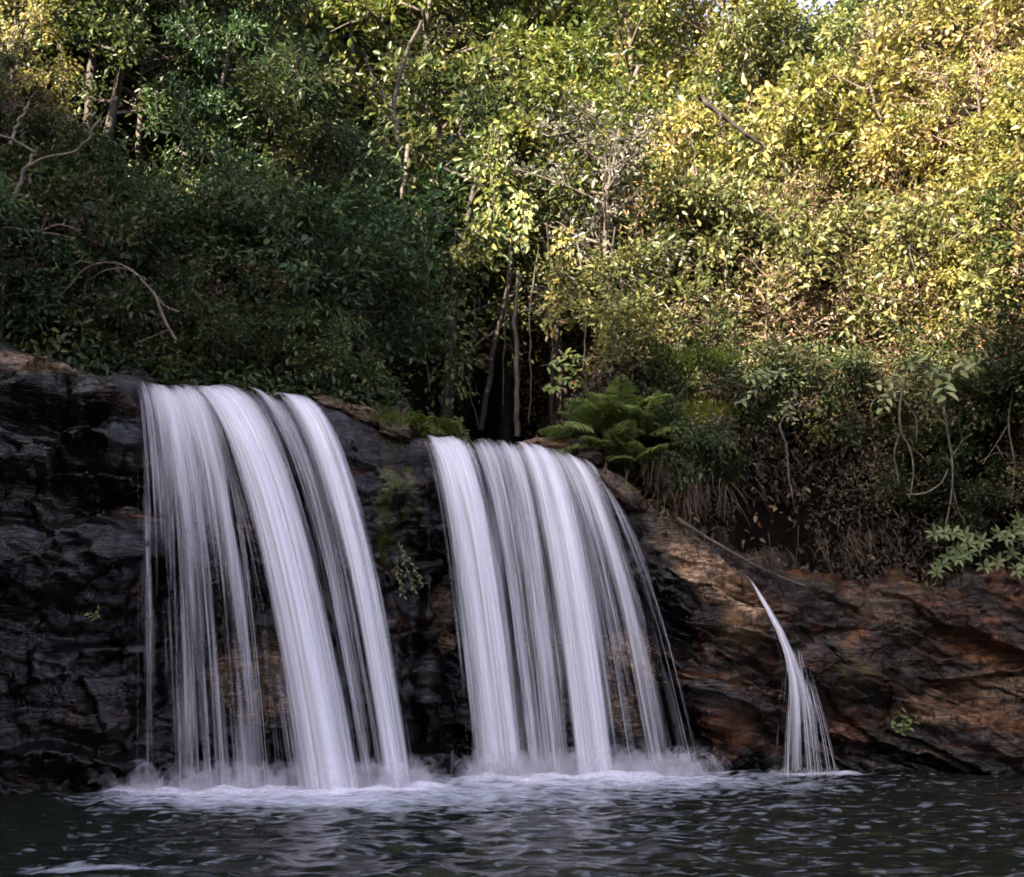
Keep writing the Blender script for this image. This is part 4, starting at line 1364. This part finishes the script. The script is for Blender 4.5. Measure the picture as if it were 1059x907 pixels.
sprig('leafy_sprig', 'bright green whorled sprig hanging over the rock at the right edge', 'plant',
      [[(1075, 520), (1045, 545), (1020, 560), (1000, 562)], [(1080, 540), (1055, 565), (1035, 580), (1018, 586)], [(1085, 560), (1065, 575), (1050, 590)], [(1010, 555), (985, 552), (966, 552)], [(1000, 562), (980, 575), (968, 592)], [(1070, 530), (1056, 548), (1040, 556)], [(1020, 560), (1000, 572), (990, 578)]], 12.5, 'pale', .11, .42, 24, seed=1, whorl=True)
sprig('leafy_sprig', 'pale leaves in a drooping row above the dark hollow', 'plant', [[(822, 380), (800, 388), (782, 400), (768, 418)], [(800, 388), (786, 386), (774, 392)]], 13.0, 'pale', .10, .5, 15, seed=4)
sprig('leafy_sprig', 'big pale-leaved sprig with one yellow leaf under the brown thicket', 'plant', [[(930, 372), (960, 380), (985, 385), (1005, 380)], [(960, 380), (975, 396), (978, 408)], [(985, 378), (1000, 368), (1010, 362)]], 12.9, 'pale', .16, .5, 9, seed=6)
sprig('leafy_sprig', 'small yellowish sprig at the top of the hanging root', 'plant', [[(825, 405), (812, 422), (800, 432)], [(812, 418), (822, 436)]], 12.95, 'pale', .085, .5, 9, seed=8)
sprig('leafy_sprig', 'pale green leaves below the big-leaved sprig, left of the forked root', 'plant', [[(930, 396), (916, 412), (912, 424)], [(936, 385), (920, 394), (905, 402)]], 12.9, 'pale', .12, .55, 7, seed=10)
sprig('rock_plant', 'small bright green plant growing on the brown rock near the water', 'plant', [[(932, 758), (934, 748), (938, 738)], [(932, 758), (926, 750), (922, 744)], [(932, 758), (940, 752), (944, 746)]], 12.42, 'fern', .07, .5, 8, seed=12, fwd=.08)
sprig('rock_plant', 'tiny green plant on the black rock left of the left fall', 'plant', [[(98, 640), (100, 634), (104, 630)], [(98, 640), (94, 634)]], 10.75, 'fern', .05, .5, 6, seed=14, fwd=.08)
sprig('rock_plant', 'green weeds hanging on the dark rock between the two big falls', 'plant', [[(412, 560), (420, 590), (430, 612)], [(418, 570), (430, 590), (438, 604)], [(410, 575), (412, 598), (418, 616)]], 12.0, 'mid', .05, .5, 16, seed=16, fwd=.08)
sprig('leafy_sprig', 'bright green leaf cluster in front of the gully, above the ferns', 'plant', [[(560, 378), (580, 376), (596, 384)], [(570, 392), (585, 392), (600, 396)], [(575, 370), (590, 366), (600, 372)], [(560, 400), (575, 404)]], 14.3, 'fern', .10, .5, 14, seed=18)

def vine(name, label, col, Y, mat, wid, n, L, seed, bark='bark', group=None):
    o = empty(name, P(col[-1][0], col[-1][1], Y), label, 'vine', group)
    r = np.random.RandomState(seed)
    sm, lv = MB(), MB()
    for k in range(4):
        p = px_path([(a + r.normal(0, 3), b) for a, b in col], Y + r.normal(0, .05), 0, 26, .06, seed + k)
        tube(sm, p, np.linspace(.012, .006, 26), 5)
        m = n // 4
        s = r.rand(m)
        kx = np.linspace(0, 1, 26)
        ctr = np.stack([np.interp(s, kx, p[:, j]) for j in range(3)], -1)
        env = wid * (.5 + .7 * np.abs(np.sin(s * 9 + k)))
        off = r.normal(0, 1, (m, 3)) * env[:, None] * [1, .7, .6] * .5 + [0, -.08, 0]
        ax = unit(off) * .5 + r.normal(0, .3, (m, 3)) + [0, -.25, -.6]
        nr = r.normal(0, .35, (m, 3)) + [-.2, -.8, .5]
        ll = L * r.uniform(.6, 1.25, m)
        leaves(lv, ctr + off, ax, nr, ll, ll * .5, np.clip(r.normal(.6, .25, m), 0, 1))
    inv = Matrix.Translation(-o.location)
    for m_, nm, mt in ((sm, 'stem', bark), (lv, 'leaves', mat)):
        ob = m_.build(nm, M[mt], o, smooth=(nm == 'stem'))
        ob.matrix_parent_inverse = inv
    return o
vine('climbing_vine', 'yellow-green vine column hanging in a sunlit streak above the middle fall', [(512, 130), (508, 170), (512, 210), (505, 245), (498, 275)], 15.4, 'mid', .22, 380, .12, 1)
vine('climbing_vine', 'yellow-green vine tail left of the sunlit vine column', [(500, 235), (488, 258), (478, 276)], 15.3, 'mid', .2, 180, .11, 5)
vine('climbing_vine', 'pale leafy vine on a sunlit trunk right of the dark gully', [(585, 235), (582, 270), (578, 305), (570, 345)], 15.0, 'yellow', .2, 300, .11, 9)
vine('climbing_vine', 'white-flecked vine hanging left of the pale leafy trunk', [(538, 200), (545, 225), (540, 255)], 15.2, 'pale', .15, 110, .10, 13)
vine('climbing_vine', 'dark hanging vine mass dropping into the gully behind the bushes', [(470, 260), (465, 310), (470, 360), (468, 410)], 15.5, 'dark', .35, 500, .11, 17)
vine('climbing_vine', 'dark green vine curtain left of the bushes above the left fall', [(245, 190), (240, 240), (250, 290), (246, 340)], 14.2, 'blue', .3, 460, .11, 21)

# ferns: every frond a part
def frond_mesh(Ln=.7, n=22, seed=0, mat='fern', curve=.5):
    r = np.random.RandomState(seed)
    mb = MB()
    s = np.linspace(0, 1, 16)
    rach = np.stack([Ln * s, np.zeros(16), Ln * (.45 * s - curve * s * s)], -1)
    tube(mb, rach, .006 * (1 - .8 * s) + .001, 4, tint=.2)
    c = np.linspace(.14, .99, n)
    ctr = np.stack([np.interp(c, s, rach[:, j]) for j in range(3)], -1)
    tn = unit(np.gradient(ctr, axis=0))
    ln = Ln * .34 * np.sin(math.pi * np.clip(c * .86 + .12, 0, 1)) + .012
    for sg in (1, -1):
        ax = np.stack([tn[:, 0] * .45, np.full(n, sg * 1.0), tn[:, 2] * .45 - .18], -1) + r.normal(0, .07, (n, 3))
        leaves(mb, ctr, ax, np.tile([0, 0, 1.0], (n, 1)) + r.normal(0, .1, (n, 3)), ln, ln * .13 + .004, np.clip(r.normal(.55, .2, n), 0, 1), fold=.1)
    return mb.data('frond', M[mat], smooth=False)
FROND = [frond_mesh(.7, 24, 1, curve=.45), frond_mesh(.62, 22, 2, curve=.6), frond_mesh(.8, 26, 3, curve=.28)]
FROND_D = [frond_mesh(.7, 22, 4, 'moss'), frond_mesh(.7, 22, 5, 'moss', .65)]
def fern(px, py, Y, scale, label, nf=9, fr=FROND, group=None, face=-math.pi / 2, seed=0):
    r = random.Random(seed + int(px))
    o = empty('fern', P(px, py, Y), label, 'fern', group)
    o.scale = (scale,) * 3
    for i in range(nf):
        f = link('frond', fr[i % len(fr)], o)
        f.rotation_euler = (r.uniform(-.5, .5), r.uniform(-.75, .25), face + (i - nf / 2) / nf * 4.6 + r.uniform(-.2, .2))
    return o
FG = 'ferns on the bank right of the middle fall'
fern(612, 446, 13.45, .85, 'bright fern at the left end of the fern bank, over the lip stone', 9, group=FG)
fern(640, 440, 13.5, .95, 'large bright green fern in the middle of the fern bank', 10, group=FG)
fern(668, 452, 13.45, .85, 'bright fern at the right end of the fern bank', 9, group=FG)
fern(628, 470, 13.35, .8, 'lower fern drooping over the rock beside the middle fall', 9, group=FG)
fern(656, 478, 13.3, .7, 'lowest fern hanging over the sloping rock under the fern bank', 8, group=FG)
fern(655, 425, 13.8, .9, 'upper fern behind the fern bank, below the dead twigs', 8, group=FG)
fern(452, 446, 13.55, .5, 'dark green fern just behind the left end of the middle lip', 8, FROND_D)
fern(432, 440, 13.4, .4, 'small dark fern on the rock top between the two big falls', 7, FROND_D)
fern(20, 372, 12.6, .7, 'dim fern behind the brown rock top at the left edge', 8, FROND_D)

def tuft(name, label, cat, px, py, Y, n, L, mat, seed, spread=.12, hang=True, group=None, wid=.010):
    """grass blades as one mesh"""
    r = np.random.RandomState(seed)
    mb = MB()
    b = P(px, py, Y)
    for i in range(n):
        s = np.linspace(0, 1, 7)
        st = b + r.normal(0, 1, 3) * [spread, spread * .4, spread * .35]
        ang = r.uniform(-1, 1)
        ln = L * r.uniform(.5, 1.2)
        d = np.array([math.sin(ang) * .7, -.6 * r.rand() - .1, .9 if not hang else .35])
        p = st + d * ln * s[:, None]
        p[:, 2] -= (1.1 if hang else .45) * ln * s ** 2
        wv = wid * (1 - s ** 2) * .5 + .0008
        sd_ = np.array([math.cos(ang), .3, 0])
        v = np.stack([p - sd_ * wv[:, None], p + sd_ * wv[:, None]], 1).reshape(-1, 3)
        k = np.arange(6) * 2
        mb.add(v, np.stack([k, k + 1, k + 3, k + 2], -1), tint=np.full(14, r.rand()))
    o = mb.build(name, M[mat], smooth=True)
    return tag(o, label, cat, group)
tuft('grass_tuft', 'dry straw-coloured grass hanging below the ferns', 'grass tuft', 690, 478, 13.25, 110, .55, 'straw', 1, .26)
tuft('grass_tuft', 'dry brown grass hanging above the sloping rock, right of the ferns', 'grass tuft', 715, 505, 13.25, 90, .5, 'straw', 2, .22)
tuft('grass_tuft', 'small tuft of dry grass just above the start of the small fall', 'grass tuft', 790, 572, 13.1, 120, .32, 'straw', 3, .1)
tuft('grass_tuft', 'brown rootlets and dry grass hanging above the brown rock right of the small fall', 'grass tuft', 880, 560, 13.0, 90, .4, 'straw', 4, .4)
tuft('grass_tuft', 'green grass on the rock end between the two big falls', 'grass tuft', 405, 436, 12.75, 120, .26, 'moss', 5, .12, False)
tuft('moss_cushion', 'yellow-green moss shelf under the brown thicket, upper of two', 'moss', 728, 374, 13.6, 900, .14, 'moss', 6, .22, False, 'moss shelves in the right thicket', .008)
tuft('moss_cushion', 'yellow-green moss shelf at the edge of the dark hollow, lower of two', 'moss', 722, 428, 13.4, 900, .14, 'moss', 7, .24, False, 'moss shelves in the right thicket', .008)
tuft('grass_tuft', 'grass blades standing in leaves above the dead twigs', 'grass tuft', 650, 345, 14.2, 60, .6, 'mid', 8, .15, False)
tuft('flower_stalk', 'small pink-flowered stalks on the rock between the two big falls', 'flower', 413, 430, 12.8, 6, .22, 'petal', 9, .05, False, None, .012)

# stones along the lip
def stone(name, label, px, py, Y, size, seed, tanv=.3, mossv=.3, wetv=.6, rot=0):
    r = np.random.RandomState(seed)
    nu, nv = 48, 28
    th = np.linspace(0, 2 * math.pi, nu, endpoint=False); ph = np.linspace(.02, math.pi - .02, nv)
    TH, PH = np.meshgrid(th, ph)
    d = np.stack([np.cos(TH) * np.sin(PH), np.sin(TH) * np.sin(PH), np.cos(PH)], -1)
    q = np.sign(d) * np.abs(d) ** .75
    q *= (1 + .35 * fbm(d * 1.3 + seed, 3) + .10 * fbm(d * 4 + seed, 3))[..., None]
    q *= (1 + .22 * facets(d * 1.8 + seed * 3.3, seed, 1.2))[..., None]
    q *= np.array(size)
    c, s = math.cos(rot), math.sin(rot)
    q = np.stack([q[..., 0] * c + q[..., 2] * s, q[..., 1], -q[..., 0] * s + q[..., 2] * c], -1)
    idx = np.arange(nu * nv).reshape(nv, nu)
    nx = np.roll(idx, -1, 1)
    quads = np.stack([idx[:-1], idx[1:], nx[1:], nx[:-1]], -1).reshape(-1, 4)
    mb = MB()
    n = nu * nv
    v = np.concatenate([q.reshape(-1, 3), [q[0].mean(0)], [q[-1].mean(0)]])
    t = [(n, idx[0, i], nx[0, i]) for i in range(nu)] + [(n + 1, nx[-1, i], idx[-1, i]) for i in range(nu)]
    mb.add(v, quads, t, wet=np.full(n + 2, wetv), tan=np.full(n + 2, tanv), moss=np.full(n + 2, mossv))
    o = mb.build(name, M['rock'])
    o.location = P(px, py, Y)
    return tag(o, label, 'stone')
stone('lip_stone', 'flat tan mossy stone on the lip, right end of the middle fall', 568, 464, 13.75, (.38, .3, .13), 3, .75, .9, .1)
stone('lip_stone', 'rounded dark stone beside the tan mossy stone, under the ferns', 606, 472, 13.42, (.22, .22, .15), 5, .05, .1, .9, .4)
stone('lip_stone', 'reddish rough stone beside the top of the left fall', 340, 420, 12.85, (.22, .2, .10), 7, .25, .3, .7, .2)
stone('lip_stone', 'brown rough stone on top between the two big falls, middle of three', 372, 430, 12.95, (.26, .2, .11), 8, .3, .3, .6, .25)
stone('lip_stone', 'dark rough stone at the rock end next to the middle fall', 408, 446, 13.0, (.22, .2, .12), 10, .1, .5, .7, .25)
stone('lip_stone', 'dark rock block on the slope below the rounded dark stone', 640, 508, 13.2, (.35, .25, .13), 9, .15, .6, .5, .6)

# ------------------------------------------------------------------ labels of the scattered plants
def region(px, py):
    if px < -5 or px > 1064 or py < -5: return None
    if px > 640:
        if py < 90: return 'atop the sunlit slope'
        if py < 210: return 'on the upper sunlit slope'
        if py < 320: return 'on the lower sunlit slope'
        if py < 420: return 'in the brown thicket above the small fall'
        return 'around the dark hollow over the small fall'
    if px > 430:
        if py < 120: return 'high in the wood above the middle fall'
        if py < 260: return 'in the wood above the dark gully'
        return 'in the dark gully behind the middle fall'
    if px > 215:
        if py < 130: return 'high in the wood above the left fall'
        if py < 270: return 'halfway up the wood above the left fall'
        return 'just behind the lip of the left fall'
    if py < 130: return 'high in the wood over the left black rock'
    if py < 260: return 'halfway up the wood over the left black rock'
    return 'close behind the left black rock'
classes = {}
for o, kind, pp, base in PLANTS:
    rg = region(*pp)
    look = SPEC[kind][2]
    if rg is None:
        rg = 'beyond the frame edge'
    classes.setdefault((look, rg), []).append((pp, o, kind))
ORD = ['leftmost', 'second from left', 'third from left', 'fourth from left', 'fifth from left', 'sixth from left', 'seventh from left', 'eighth from left', 'ninth from left', 'tenth from left', 'eleventh from left', 'twelfth from left', 'thirteenth from left', 'fourteenth from left', 'fifteenth from left', 'sixteenth from left']
GRP = {'tree': 'trees of the wood on the banks', 'shrub': 'shrubs growing over the banks'}
for (look, rg), items in classes.items():
    items.sort(key=lambda it: it[0][0])
    for i, (pp, o, kind) in enumerate(items):
        pre = '' if len(items) == 1 else (', rightmost' if i == len(items) - 1 else ', ' + ORD[min(i, 15)])
        tag(o, f'{look} {rg}{pre}', SPEC[kind][1], GRP[SPEC[kind][1]])
print('plants', len(PLANTS), 'verts', sum(len(m.vertices) for m in bpy.data.meshes))
